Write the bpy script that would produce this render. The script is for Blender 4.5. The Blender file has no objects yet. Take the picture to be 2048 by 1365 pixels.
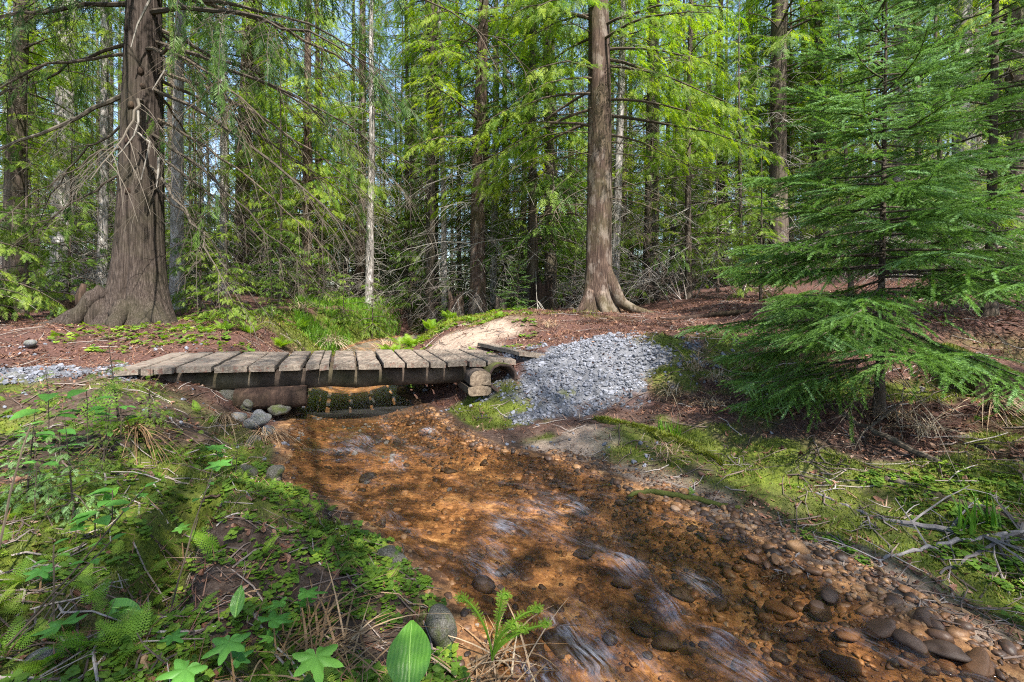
import bpy, bmesh, math
import numpy as np
from mathutils import Vector, Matrix

# ---------------------------------------------------------------- camera, sky, sun, exposure
S = bpy.context.scene
COL = S.collection
CAMZ, F, CX, CY = 0.56, 967.0, 1024.0, 603.0
cam_data = bpy.data.cameras.new('camera')
cam = bpy.data.objects.new('camera', cam_data)
COL.objects.link(cam)
cam.location = (0, 0, CAMZ)
cam.rotation_euler = (math.radians(90), 0, 0)
cam_data.sensor_width = 36.0
cam_data.lens = 36.0 * F / 2048.0
cam_data.shift_y = -(682.5 - CY) / 2048.0
cam_data.clip_start = 0.02
cam_data.clip_end = 400
S.camera = cam

SUN_EL, SUN_AZ = math.radians(53), math.radians(154)   # azimuth from +Y (north) clockwise: the sun is behind the camera, to its right
world = bpy.data.worlds.new('World')
S.world = world
world.use_nodes = True
wn = world.node_tree.nodes
sky = wn.new('ShaderNodeTexSky')
sky.sky_type = 'NISHITA'
sky.sun_disc = False
sky.sun_elevation = SUN_EL
sky.sun_rotation = SUN_AZ
wn['Background'].inputs['Strength'].default_value = 0.12
world.node_tree.links.new(sky.outputs[0], wn['Background'].inputs['Color'])
sun_data = bpy.data.lights.new('sun', 'SUN')
sun_data.energy = 5.0
sun_data.angle = math.radians(0.5)
sun_data.color = (1.0, 0.95, 0.86)
sun = bpy.data.objects.new('sun', sun_data)
COL.objects.link(sun)
sd = Vector((math.sin(SUN_AZ) * math.cos(SUN_EL), math.cos(SUN_AZ) * math.cos(SUN_EL), math.sin(SUN_EL)))
sun.rotation_euler = sd.to_track_quat('Z', 'Y').to_euler()
S.view_settings.view_transform = 'Standard'
S.view_settings.look = 'None'
S.view_settings.gamma = 1
S.view_settings.exposure = 1.9
S.cycles.max_bounces = 8
S.cycles.diffuse_bounces = 4
S.cycles.glossy_bounces = 2
S.cycles.transmission_bounces = 4
S.cycles.transparent_max_bounces = 8
S.cycles.sample_clamp_indirect = 6.0
S.cycles.filter_width = 1.1
S.cycles.use_denoising = False
S.cycles.denoiser = 'OPENIMAGEDENOISE'
S.cycles.denoising_input_passes = 'RGB_ALBEDO_NORMAL'

# ---------------------------------------------------------------- helpers
def tag(o, label=None, cat=None, group=None, kind=None):
    if label: o['label'] = label
    if cat: o['category'] = cat
    if group: o['group'] = group
    if kind: o['kind'] = kind
    return o

def empty(name, loc=(0, 0, 0), rz=0.0, scale=1.0):
    o = bpy.data.objects.new(name, None)
    o.empty_display_size = 0.1
    COL.objects.link(o)
    o.location = loc
    o.rotation_euler = (0, 0, rz)
    o.scale = (scale,) * 3
    return o

def copy_tree(o, parent=None):
    c = o.copy()
    COL.objects.link(c)
    if parent is not None:
        c.parent = parent
    for ch in [k for k in o.children]:
        copy_tree(ch, c)
    return c

class Geo:
    """collects vertices, faces (quads and tris), a material slot and a tint per face"""
    def __init__(self):
        self.v, self.q, self.t, self.qi, self.ti, self.n = [], [], [], [], [], 0
    def add(self, V, Q=None, T=None, tint=0.5):
        V = np.asarray(V, dtype=np.float64).reshape(-1, 3)
        if Q is not None and len(Q):
            Q = np.asarray(Q, dtype=np.int64).reshape(-1, 4)
            self.q.append(Q + self.n)
            self.qi.append(np.broadcast_to(np.asarray(tint, dtype=np.float32), (len(Q),)) if np.ndim(tint) == 0 or len(np.atleast_1d(tint)) == len(Q) else np.full(len(Q), .5))
        if T is not None and len(T):
            T = np.asarray(T, dtype=np.int64).reshape(-1, 3)
            self.t.append(T + self.n)
            self.ti.append(np.broadcast_to(np.asarray(tint, dtype=np.float32), (len(T),)) if np.ndim(tint) == 0 or len(np.atleast_1d(tint)) == len(T) else np.full(len(T), .5))
        self.v.append(V)
        self.n += len(V)
        return self
    def join(self, g, M=None, off=(0, 0, 0)):
        V, Q, T, ti = g.arrays()
        V = (V if M is None else V @ np.asarray(M).T) + np.asarray(off)
        nq = len(Q)
        if nq:
            self.q.append(Q + self.n); self.qi.append(ti[:nq])
        if len(T):
            self.t.append(T + self.n); self.ti.append(ti[nq:])
        self.v.append(V); self.n += len(V)
    def arrays(self):
        V = np.concatenate(self.v) if self.v else np.zeros((0, 3))
        Q = np.concatenate(self.q) if self.q else np.zeros((0, 4), int)
        T = np.concatenate(self.t) if self.t else np.zeros((0, 3), int)
        ti = np.concatenate(list(self.qi) + list(self.ti)) if (self.qi or self.ti) else np.zeros(0, np.float32)
        return V, Q, T, ti
    def mesh(self, name, mat, smooth=False, vattr=None):
        V, Q, T, ti = self.arrays()
        me = bpy.data.meshes.new(name)
        me.vertices.add(len(V))
        me.vertices.foreach_set('co', V.astype(np.float32).ravel())
        loops = np.concatenate([Q.ravel(), T.ravel()])
        me.loops.add(len(loops))
        me.loops.foreach_set('vertex_index', loops.astype(np.int32))
        nq, nt = len(Q), len(T)
        me.polygons.add(nq + nt)
        starts = np.concatenate([np.arange(nq) * 4, nq * 4 + np.arange(nt) * 3])
        me.polygons.foreach_set('loop_start', starts.astype(np.int32))
        if smooth:
            me.polygons.foreach_set('use_smooth', np.ones(nq + nt, dtype=bool))
        else:
            me.polygons.foreach_set('use_smooth', np.zeros(nq + nt, dtype=bool))
        a = me.attributes.new('tint', 'FLOAT', 'FACE')
        a.data.foreach_set('value', ti.astype(np.float32))
        for k, arr in (vattr or {}).items():
            if arr.ndim == 1:
                a = me.attributes.new(k, 'FLOAT', 'POINT'); a.data.foreach_set('value', arr.astype(np.float32))
            else:
                a = me.attributes.new(k, 'FLOAT_VECTOR', 'POINT'); a.data.foreach_set('vector', arr.astype(np.float32).ravel())
        me.update(calc_edges=True)
        me.materials.append(mat)
        return me
    def build(self, name, mat, parent=None, loc=None, smooth=False, vattr=None):
        o = bpy.data.objects.new(name, self.mesh(name, mat, smooth, vattr))
        COL.objects.link(o)
        if parent is not None: o.parent = parent
        if loc is not None: o.location = loc
        return o

def norm(a):
    return a / np.maximum(np.linalg.norm(a, axis=-1, keepdims=True), 1e-9)

def frames(d, up):
    """n rotation matrices with columns X=d, Y, Z~up"""
    X = norm(d)
    Y = norm(np.cross(up, X))
    Z = np.cross(X, Y)
    return np.stack([X, Y, Z], axis=-1)

def scatter(geo, tmpl, M, P, tint):
    """put a template (V,Q,T) at n places; M (n,3,3) includes scale; tint (n,) per instance"""
    V, Q, T = tmpl
    n, m = len(P), len(V)
    if n == 0: return
    W = np.einsum('nij,mj->nmi', M, V) + P[:, None, :]
    offs = (np.arange(n) * m)[:, None, None]
    QQ = (Q[None] + offs).reshape(-1, 4) if len(Q) else None
    TT = (T[None] + offs).reshape(-1, 3) if len(T) else None
    tint = np.asarray(tint, dtype=np.float32)
    if QQ is not None:
        geo.q.append(QQ + geo.n); geo.qi.append(np.repeat(tint, len(Q)))
    if TT is not None:
        geo.t.append(TT + geo.n); geo.ti.append(np.repeat(tint, len(T)))
    geo.v.append(W.reshape(-1, 3)); geo.n += n * m

def tube(geo, P, R, sides=6, tint=0.5, cap=True):
    P = np.asarray(P, float); R = np.broadcast_to(np.asarray(R, float), (len(P),))
    k = len(P)
    t = np.empty_like(P)
    t[1:-1] = P[2:] - P[:-2] if k > 2 else t[1:-1]
    t[0] = P[1] - P[0]; t[-1] = P[-1] - P[-2]
    t = norm(t)
    ref = np.array([0, 0, 1.0]) if abs(t[0, 2]) < .8 else np.array([1.0, 0, 0])
    A = norm(np.cross(t, ref)); B = np.cross(t, A)
    an = np.arange(sides) * 2 * np.pi / sides
    V = P[:, None] + R[:, None, None] * (np.cos(an)[None, :, None] * A[:, None] + np.sin(an)[None, :, None] * B[:, None])
    i = np.arange(k - 1)[:, None] * sides; j = np.arange(sides)[None]; j2 = (j + 1) % sides
    Q = np.stack([i + j, i + j2, i + sides + j2, i + sides + j], -1).reshape(-1, 4)
    V = V.reshape(-1, 3)
    T = None
    if cap:
        V = np.concatenate([V, P[:1], P[-1:]])
        a = k * sides; jj = np.arange(sides)
        T = np.concatenate([np.stack([np.full(sides, a), (jj + 1) % sides, jj], -1),
                            np.stack([np.full(sides, a + 1), (k - 1) * sides + jj, (k - 1) * sides + (jj + 1) % sides], -1)])
    geo.add(V, Q, T, tint)

def bent(p0, p1, rng, n=6, wob=.06, sag=0.0):
    """a wobbly path from p0 to p1"""
    p0, p1 = np.asarray(p0, float), np.asarray(p1, float)
    t = np.linspace(0, 1, n)[:, None]
    L = np.linalg.norm(p1 - p0)
    w = np.cumsum(rng.normal(0, wob * L / n, (n, 3)), 0); w -= t * w[-1]; w -= (1 - t) * w[0]
    P = p0 + (p1 - p0) * t + w
    P[:, 2] -= sag * L * 4 * (t * (1 - t))[:, 0]
    return P

# noise
def _h(ix, iy, s):
    n = (ix.astype(np.int64) * 374761393 + iy.astype(np.int64) * 668265263 + s * 1442695041) & 0xffffffff
    n = ((n ^ (n >> 13)) * 1274126177) & 0xffffffff
    n = (n ^ (n >> 16)) & 0xffffffff
    return n / 4294967295.0
def vn(x, y, s=0):
    x = np.asarray(x, float); y = np.asarray(y, float)
    ix, iy = np.floor(x), np.floor(y)
    fx, fy = x - ix, y - iy
    fx = fx * fx * fx * (fx * (fx * 6 - 15) + 10); fy = fy * fy * fy * (fy * (fy * 6 - 15) + 10)
    a, b, c, d = _h(ix, iy, s), _h(ix + 1, iy, s), _h(ix, iy + 1, s), _h(ix + 1, iy + 1, s)
    return (a + (b - a) * fx) * (1 - fy) + (c + (d - c) * fx) * fy
def fbm(x, y, s=0, o=4):
    r, a, t = 0, .5, 0
    for k in range(o):
        r = r + a * vn(x * 2 ** k + 17.3 * k, y * 2 ** k - 9.1 * k, s + k); t += a; a *= .5
    return r / t
def sm(x, a=0.0, b=1.0):
    t = np.clip((np.asarray(x, float) - a) / (b - a), 0, 1)
    return t * t * (3 - 2 * t)

# ---------------------------------------------------------------- materials
def new_mat(name):
    m = bpy.data.materials.new(name); m.use_nodes = True
    nt = m.node_tree
    return m, nt, nt.nodes['Principled BSDF'], nt.nodes['Material Output']
def N(nt, t, **kw):
    n = nt.nodes.new('ShaderNode' + t)
    for k, v in kw.items():
        if k in n.inputs: n.inputs[k].default_value = v
        else: setattr(n, k, v)
    return n
def lk(nt, a, b): nt.links.new(a, b)
def ramp(nt, fac, stops):
    r = nt.nodes.new('ShaderNodeValToRGB')
    e = r.color_ramp.elements
    while len(e) < len(stops): e.new(0.5)
    for i, (p, c) in enumerate(stops):
        e[i].position = p; e[i].color = (*c, 1)
    lk(nt, fac, r.inputs[0])
    return r.outputs[0]
def mixc(nt, fac, a, b, mode='MIX'):
    m = nt.nodes.new('ShaderNodeMix'); m.data_type = 'RGBA'; m.blend_type = mode
    for sock, v in ((m.inputs[0], fac), (m.inputs[6], a), (m.inputs[7], b)):
        if hasattr(v, 'links') or hasattr(v, 'is_linked'): lk(nt, v, sock)
        elif isinstance(v, (int, float)): sock.default_value = v
        else: sock.default_value = (*v, 1)
    return m.outputs[2]
def math_(nt, op, a, b=0.0, clamp=False):
    m = nt.nodes.new('ShaderNodeMath'); m.operation = op; m.use_clamp = clamp
    for sock, v in ((m.inputs[0], a), (m.inputs[1], b)):
        if isinstance(v, (int, float)): sock.default_value = v
        else: lk(nt, v, sock)
    return m.outputs[0]
def attr(nt, name):
    a = nt.nodes.new('ShaderNodeAttribute'); a.attribute_name = name
    return a
def coords(nt, scale=(1, 1, 1), kind='Object'):
    tc = nt.nodes.new('ShaderNodeTexCoord'); mp = nt.nodes.new('ShaderNodeMapping')
    mp.inputs['Scale'].default_value = scale
    lk(nt, tc.outputs[kind], mp.inputs[0])
    return mp.outputs[0]
def noise(nt, vec, scale, detail=4, rough=.6, out='Fac'):
    n = nt.nodes.new('ShaderNodeTexNoise'); n.inputs['Scale'].default_value = scale
    n.inputs['Detail'].default_value = detail; n.inputs['Roughness'].default_value = rough
    if vec is not None: lk(nt, vec, n.inputs['Vector'])
    return n.outputs[out]
def bump(nt, h, strength, dist, target):
    b = nt.nodes.new('ShaderNodeBump'); b.inputs['Strength'].default_value = strength; b.inputs['Distance'].default_value = dist
    lk(nt, h, b.inputs['Height']); lk(nt, b.outputs[0], target.inputs['Normal'])
    return b

def leaf_mat(name, stops, trans=0.4, rough=.55, spec=.25, objvar=.25, tcol=1.5):
    """two sided leaf: diffuse + some light through the blade; tint per spray, small change per plant"""
    m, nt, p, out = new_mat(name)
    a = attr(nt, 'tint')
    oi = N(nt, 'ObjectInfo')
    f = math_(nt, 'ADD', a.outputs['Fac'], math_(nt, 'MULTIPLY', math_(nt, 'SUBTRACT', oi.outputs['Random'], .5), objvar), True)
    c = ramp(nt, f, stops)
    lk(nt, c, p.inputs['Base Color'])
    p.inputs['Roughness'].default_value = rough
    p.inputs['Specular IOR Level'].default_value = spec
    tr = N(nt, 'BsdfTranslucent')
    hs = N(nt, 'HueSaturation', Value=tcol, Saturation=1.1); lk(nt, c, hs.inputs['Color'])
    lk(nt, hs.outputs[0], tr.inputs[0])
    mx = N(nt, 'MixShader'); mx.inputs[0].default_value = trans
    lk(nt, p.outputs[0], mx.inputs[1]); lk(nt, tr.outputs[0], mx.inputs[2]); lk(nt, mx.outputs[0], out.inputs[0])
    return m

def bark_mat(name, c0, c1, c2, stretch=(9, 9, 1.2), moss=0.0, mosscol=(.09, .1, .02), patch=None, bumpd=.02):
    m, nt, p, out = new_mat(name)
    v = coords(nt, stretch)
    n1 = noise(nt, v, 2.2, 6, .7)
    n2 = noise(nt, coords(nt), 1.6, 3, .6)
    c = ramp(nt, n1, [(.3, c0), (.5, c1), (.72, c2)])
    if patch:
        n3 = noise(nt, coords(nt, (1, 1, .5)), 5.0, 5, .7)
        c = mixc(nt, math_(nt, 'MULTIPLY', ramp(nt, n3, [(.52, (0, 0, 0)), (.6, (1, 1, 1))]), .5), c, patch)
    if moss:
        c = mixc(nt, math_(nt, 'MULTIPLY', ramp(nt, n2, [(.45 - .16 * (moss > .8), (0, 0, 0)), (.65 - .18 * (moss > .8), (1, 1, 1))]), moss), c, mosscol)
    lk(nt, c, p.inputs['Base Color'])
    p.inputs['Roughness'].default_value = .9
    p.inputs['Specular IOR Level'].default_value = .2
    bump(nt, n1, .9, bumpd, p)
    return m

def plain_mat(name, stops, rough=.85, nscale=40, bumpd=.003, tintmix=.6, spec=.25, stretch=(1, 1, 1)):
    m, nt, p, out = new_mat(name)
    a = attr(nt, 'tint')
    n1 = noise(nt, coords(nt, stretch), nscale, 5, .65)
    f = math_(nt, 'ADD', math_(nt, 'MULTIPLY', a.outputs['Fac'], tintmix), math_(nt, 'MULTIPLY', n1, 1 - tintmix))
    lk(nt, ramp(nt, f, stops), p.inputs['Base Color'])
    p.inputs['Roughness'].default_value = rough
    p.inputs['Specular IOR Level'].default_value = spec
    bump(nt, n1, .7, bumpd, p)
    return m

M = {}
M['hemlock'] = leaf_mat('hemlock_foliage', [(0, (.028, .062, .01)), (.45, (.08, .15, .016)), (1, (.22, .28, .03))], .52, tcol=1.8)
M['cedar'] = leaf_mat('cedar_foliage', [(0, (.02, .048, .011)), (.5, (.055, .11, .017)), (1, (.13, .19, .028))], .45)
M['spruce'] = leaf_mat('spruce_needles', [(0, (.03, .058, .01)), (.4, (.08, .15, .024)), (.75, (.12, .22, .05)), (1, (.19, .31, .13))], .38, objvar=.05)
M['sapling'] = leaf_mat('sapling_foliage', [(0, (.03, .07, .01)), (.5, (.08, .15, .018)), (1, (.17, .23, .03))], .45)
M['fern'] = leaf_mat('fern_fronds', [(0, (.06, .13, .014)), (.5, (.12, .23, .02)), (1, (.2, .3, .03))], .45)
M['broadleaf'] = leaf_mat('broad_leaves', [(0, (.04, .13, .025)), (.5, (.075, .2, .035)), (1, (.13, .27, .04))], .4, rough=.45)
M['herb'] = leaf_mat('small_herb_leaves', [(0, (.035, .08, .012)), (.5, (.09, .165, .018)), (1, (.2, .27, .03))], .42)
M['grass'] = leaf_mat('green_grass', [(0, (.05, .12, .012)), (.5, (.085, .19, .016)), (1, (.16, .26, .03))], .45)
M['moss'] = leaf_mat('moss', [(0, (.035, .05, .008)), (.5, (.085, .11, .012)), (1, (.17, .18, .018))], .25)
M['deadgrass'] = leaf_mat('dead_grass', [(0, (.1, .055, .025)), (.5, (.24, .15, .08)), (1, (.42, .34, .24))], .15, tcol=1.0)
M['litter'] = leaf_mat('dead_leaf_litter', [(0, (.05, .022, .014)), (.5, (.14, .065, .04)), (.85, (.22, .13, .085)), (1, (.36, .28, .22))], .1, tcol=1.0, objvar=0)
M['twig'] = plain_mat('dead_twigs', [(.1, (.035, .024, .02)), (.5, (.11, .08, .065)), (.9, (.28, .25, .23))], nscale=30)
M['twig_dark'] = plain_mat('dark_branches', [(.1, (.018, .014, .01)), (.5, (.045, .035, .025)), (.9, (.12, .105, .085))], nscale=25)
M['greytwig'] = plain_mat('grey_dead_branches', [(.1, (.05, .043, .036)), (.5, (.14, .125, .108)), (.9, (.29, .275, .25))], nscale=25)
M['fallengrey'] = plain_mat('grey_fallen_wood', [(.1, (.03, .026, .026)), (.5, (.09, .08, .08)), (.9, (.2, .185, .185))], nscale=25)
M['limb'] = plain_mat('limb_bark', [(.1, (.025, .018, .013)), (.5, (.06, .045, .03)), (.9, (.13, .11, .08))], nscale=20)
M['cedarbark'] = bark_mat('fibrous_cedar_bark', (.008, .005, .004), (.036, .026, .021), (.105, .083, .071), (34, 34, .9), .35, (.03, .032, .012), bumpd=.03)
M['redbark'] = bark_mat('reddish_bark', (.01, .006, .005), (.045, .028, .021), (.125, .085, .064), (24, 24, 1.8), .3, (.06, .065, .02), (.2, .165, .14))
M['greybark'] = bark_mat('grey_bark', (.06, .05, .045), (.18, .16, .15), (.4, .38, .37), (8, 8, 1.6), .25, (.08, .09, .04), (.45, .43, .42))
M['darkbark'] = bark_mat('dark_bark', (.018, .013, .01), (.06, .045, .035), (.13, .105, .085), (10, 10, 1.0), .4, (.05, .055, .02))
M['stumpwood'] = bark_mat('rotten_stump_wood', (.008, .005, .004), (.026, .015, .011), (.07, .043, .03), (8, 8, .8), .1, (.07, .08, .015), bumpd=.04)
M['mossbark'] = bark_mat('mossy_log_bark', (.02, .015, .01), (.065, .05, .035), (.14, .115, .085), (3, 6, 6), .9, (.06, .07, .01))
# ---------------------------------------------------------------- terrain
YL = [-6, 0, .8, 1.33, 1.65, 1.86, 2.06, 2.53, 2.75, 3.66, 5.2, 6.5, 8, 9.8, 11, 12.5, 14, 16]
XL = [5, .95, .25, -.08, -.2, -.36, -.5, -.98, -1.3, -1.78, -2.3, -2.65, -3.0, -3.35, -3.2, -2.6, -1.7, -.5]
YR = [-6, 0, 1.0, 1.38, 1.57, 2.22, 2.62, 3.15, 3.44, 4.3, 5.2, 6.5, 8, 9.8, 11, 12.5, 14, 16]
XR = [8.5, 3.2, 1.95, 1.5, 1.3, 1.1, .78, .42, -.14, -.62, -1.12, -1.6, -1.95, -2.2, -2.1, -1.7, -1.0, .1]
def stream_edges(y):
    w = .09 * (vn(np.asarray(y) * 2.1, 0 * np.asarray(y), 5) - .5)
    w2 = .09 * (vn(np.asarray(y) * 2.3, 0 * np.asarray(y) + 3, 6) - .5)
    return np.interp(y, YL, XL) + w, np.interp(y, YR, XR) + w2
def water_z(y): return -.53 + .018 * np.clip(y, -2, 16)
def ground_parts(x, y):
    x = np.asarray(x, float); y = np.asarray(y, float)
    xl, xr = stream_edges(y)
    dl, dr = (xl - x) * .85, (x - xr) * .85
    zw = water_z(y)
    return x, y, xl, xr, dl, dr, zw
def GH(x, y, fine=True):
    x, y, xl, xr, dl, dr, zw = ground_parts(x, y)
    r = x / np.maximum(y, 1.0)
    # left bank
    zl = -.24 + .05 * sm(-x, 1, 3) + .155 * sm(y - .25 * (x + 2.6), 2.7, 3.5) * sm(-x, 1.6, 2.5)
    zl = zl + .26 * sm(y, 4.6, 6.6) + .035 * np.clip(y - 7, 0, 40) + .11 * np.clip(y - 8.5, 0, 30) * sm(-r, .3, .75)
    zl = zl - .1 * sm(np.hypot(x + 1.75, (y - 4.0) * .8), .9, .3)
    # right bank
    zr = -.43 + .27 * sm(dr, 0, 2.4) + .34 * sm(y + .12 * (x - .6), 3.85, 5.0) * sm(x + (y - 4) * .5, -.9, .2) + .07 * sm(x, 2.5, 3.6) * np.clip(y - 2, 0, 3)
    zr = zr + .055 * np.clip(y - 5, 0, 3.2) + .02 * np.clip(y - 8.2, 0, 40) + .11 * np.clip(y - 10, 0, 30) * sm(r, .2, .7) + .1 * np.clip(x - 4, 0, 12) * sm(y, 2, 5)
    zr = zr + .13 * np.exp(-(((x - .05) / .5) ** 2 + ((y - 7.2) / .45) ** 2))
    bl = sm(dl, 0, 1.0) ** .75; br = sm(dr, 0, .85) ** .8
    hl = zw + .015 + (zl - zw) * bl
    hr = zw + .01 + (zr - zw) * br
    ins = np.minimum(-dl, -dr)
    bed = zw + .01 - .115 * sm(ins, -.02, .45)
    h = np.where(dl > 0, hl, np.where(dr > 0, hr, bed))
    out = sm(np.maximum(dl, dr), 0, .3)
    # little gully in the near left bank
    gx = np.interp(y, [1.2, 1.6, 2.0, 2.3], [-.9, -1.12, -1.3, -1.25])
    h = h - .2 * np.exp(-((x - gx) / .08) ** 2) * sm(y, 1.2, 1.4) * sm(-y, -2.2, -1.95)
    if fine:
        near = np.exp(-np.maximum(y - 3, 0) / 12)
        h = h + (fbm(x * .9, y * .9, 11, 3) - .5) * .10 * out + (fbm(x * 3.6, y * 3.6, 21, 3) - .5) * (.012 + .105 * out * near * sm(np.where(x < xl, 1, .55)))
        h = h + (fbm(x * 14, y * 14, 31, 3) - .5) * (.014 + .018 * out) * near
        bumps = np.maximum(0, vn(x * 5.5, y * 5.5, 41) - .6)
        h = h + bumps * .15 * sm(dl, .02, .2) * sm(-y, -3.4, -2.6)
    return h
def gh(x, y): return float(GH(np.array([x]), np.array([y]))[0])
_D = np.exp(np.linspace(math.log(.55), math.log(70), 1400))
def hit(px, py):
    """where the line of sight through a photo point meets the ground"""
    x = (px - CX) / F * _D; z = CAMZ - (py - CY) / F * _D
    b = np.nonzero(z < GH(x, _D))[0]
    k = b[0] if len(b) else len(_D) - 1
    return np.array([x[k], _D[k], gh(x[k], _D[k])])
def at(px, py, D): return np.array([(px - CX) / F * D, D, CAMZ - (py - CY) / F * D])
def on(px, D):
    x = (px - CX) / F * D
    return np.array([x, D, gh(x, D)])

# surface kinds over the ground
def masks(x, y):
    x, y, xl, xr, dl, dr, zw = ground_parts(x, y)
    d = np.maximum(dl, dr)
    n1 = fbm(x * 1.3, y * 1.3, 51, 4); n2 = fbm(x * 4, y * 4, 61, 3)
    bed = 1 - sm(d, -.02, .06)
    gr = 1 - sm(np.hypot((x - .68 - .1 * (y - 4.6)) / .95, (y - 4.55) / .62) + (n2 - .5) * 1.0, .7, 1.12)
    gl = 1 - sm(np.hypot((x + 4.1) / 1.15, (y - 3.85) / .5) + (n2 - .5) * .9, .75, 1.1)
    gravel = np.maximum(gr, gl * .85 * (.55 + .45 * sm(n1, .35, .55)))
    sand = np.maximum((1 - sm(np.hypot((x + .75) / .85, (y - 6.6) / .9) + (n2 - .5) * .8, .7, 1.1)),
                      .85 * (1 - sm(np.hypot((x - .35) / .42, (y - 3.35) / .28) + (n2 - .5) * 1.3, .5, 1.1)))
    sandedge = sm(dr, -.05, .05) * (1 - sm(dr, .12, .34)) * sm(fbm(x * 2.2, y * 2.2, 66, 3), .46, .58) * sm(-y, -3.6, -3.0)
    sand = np.maximum(sand, .6 * sandedge)
    mossL = sm(n1, .33, .47) * sm(-y, -3.9, -3.1) * sm(dl, 0, .1)
    mossR = sm(n1 + .1 * n2, .43, .55) * sm(dr, .1, .35) * sm(-y - .2 * x, -5.2, -4.4)
    mossR = np.maximum(mossR, (1 - sm(np.hypot((x + .18) / .5, (y - 4.25) / .45) + (n2 - .5) * .6, .7, 1.1)) * sm(dr, .02, .1))
    mossR = np.maximum(mossR, sm(n2, .3, .5) * (1 - sm(np.hypot((x - 1.95) / .95, (y - 4.4) / .85), .6, 1.1)))
    mossB = sm(n1, .45, .6) * sm(y, 6.5, 8) * (1 - sm(np.abs(x + 1.5), 2, 4)) * .9
    moss = np.clip(np.maximum(np.maximum(mossL, mossR), mossB), 0, 1) * (1 - gravel) * (1 - sand)
    litter = np.clip((sm(y, 3.3, 4.3) + sm(dr, .8, 1.6) * .9 + .25 * n1) * (1 - moss) * (1 - gravel) * (1 - sand), 0, 1) * (1 - bed)
    wet = 1 - sm(d, .02, .22)
    bridge_shade = .6 * sm(y + .35 * x + .5 * (n2 - .5), 3.2, 3.9) * (1 - sm(y + .35 * x, 4.7, 5.0))  # where the bridge's shade and reflection are painted into the bed
    return dict(bridge_shade=bridge_shade, bed=bed, gravel=gravel * (1 - bed), sand=sand * (1 - bed), moss=moss * (1 - bed), litter=litter, wet=wet)

def nonuni(lo, hi, c, k, n):
    u = np.linspace(math.asinh((lo - c) / k), math.asinh((hi - c) / k), n)
    return c + k * np.sinh(u)
gx_ = nonuni(-75, 75, 0, 1.7, 620); gy_ = nonuni(-40, 110, 2.3, 1.5, 640)
GX, GY = np.meshgrid(gx_, gy_)
GZ = GH(GX, GY)
g = Geo()
nx, ny = len(gx_), len(gy_)
ii = (np.arange(ny - 1)[:, None] * nx + np.arange(nx - 1)[None]).ravel()
g.add(np.stack([GX, GY, GZ], -1), np.stack([ii, ii + 1, ii + nx + 1, ii + nx], -1))
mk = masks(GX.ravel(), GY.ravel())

m, nt, p, out = new_mat('forest_floor')
vec = coords(nt)
f1 = noise(nt, vec, 7, 6, .7); f0 = noise(nt, vec, 3.2, 3, .6); f2 = noise(nt, vec, 34, 5, .75); f3 = noise(nt, vec, 120, 4, .8)
mixn = math_(nt, 'ADD', math_(nt, 'MULTIPLY', f2, .6), math_(nt, 'MULTIPLY', f3, .4))
soil = ramp(nt, mixn, [(.3, (.016, .01, .007)), (.5, (.05, .033, .024)), (.72, (.13, .1, .08))])
lit = ramp(nt, mixn, [(.3, (.016, .008, .006)), (.47, (.058, .028, .022)), (.6, (.105, .056, .045)), (.78, (.21, .14, .115))])
mos = ramp(nt, mixn, [(.28, (.02, .028, .005)), (.5, (.075, .1, .01)), (.72, (.17, .18, .02))])
snd = ramp(nt, mixn, [(.25, (.1, .07, .05)), (.5, (.24, .18, .14)), (.75, (.42, .35, .29))])
grv = ramp(nt, mixn, [(.3, (.04, .04, .048)), (.55, (.12, .122, .135)), (.75, (.22, .225, .24))])
bd_n = math_(nt, 'ADD', math_(nt, 'MULTIPLY', f0, .27), math_(nt, 'ADD', math_(nt, 'MULTIPLY', f1, .45), math_(nt, 'MULTIPLY', f2, .28)))
bd = ramp(nt, bd_n, [(.36, (.012, .007, .005)), (.46, (.06, .028, .013)), (.54, (.2, .1, .042)), (.66, (.52, .33, .16))])
c = mixc(nt, attr(nt, 'litter').outputs['Fac'], soil, lit)
c = mixc(nt, attr(nt, 'sand').outputs['Fac'], c, snd)
c = mixc(nt, attr(nt, 'gravel').outputs['Fac'], c, grv)
mm = math_(nt, 'MULTIPLY', attr(nt, 'moss').outputs['Fac'], math_(nt, 'ADD', math_(nt, 'MULTIPLY', f1, 1.6), .1), True)
c = mixc(nt, mm, c, mos)
bd = mixc(nt, attr(nt, 'bridge_shade').outputs['Fac'], bd, (.022, .015, .008))  # bed colour darkened to stand for shade and reflection under the bridge
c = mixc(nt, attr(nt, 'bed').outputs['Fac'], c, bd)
lk(nt, c, p.inputs['Base Color'])
p.inputs['Roughness'].default_value = .92
p.inputs['Specular IOR Level'].default_value = .2
bb = bump(nt, mixn, 1.0, .02, p)
lk(nt, math_(nt, 'SUBTRACT', 1.0, math_(nt, 'MULTIPLY', attr(nt, 'bed').outputs['Fac'], .75)), bb.inputs['Strength'])
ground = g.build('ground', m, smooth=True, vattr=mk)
tag(ground, kind='structure')

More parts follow.
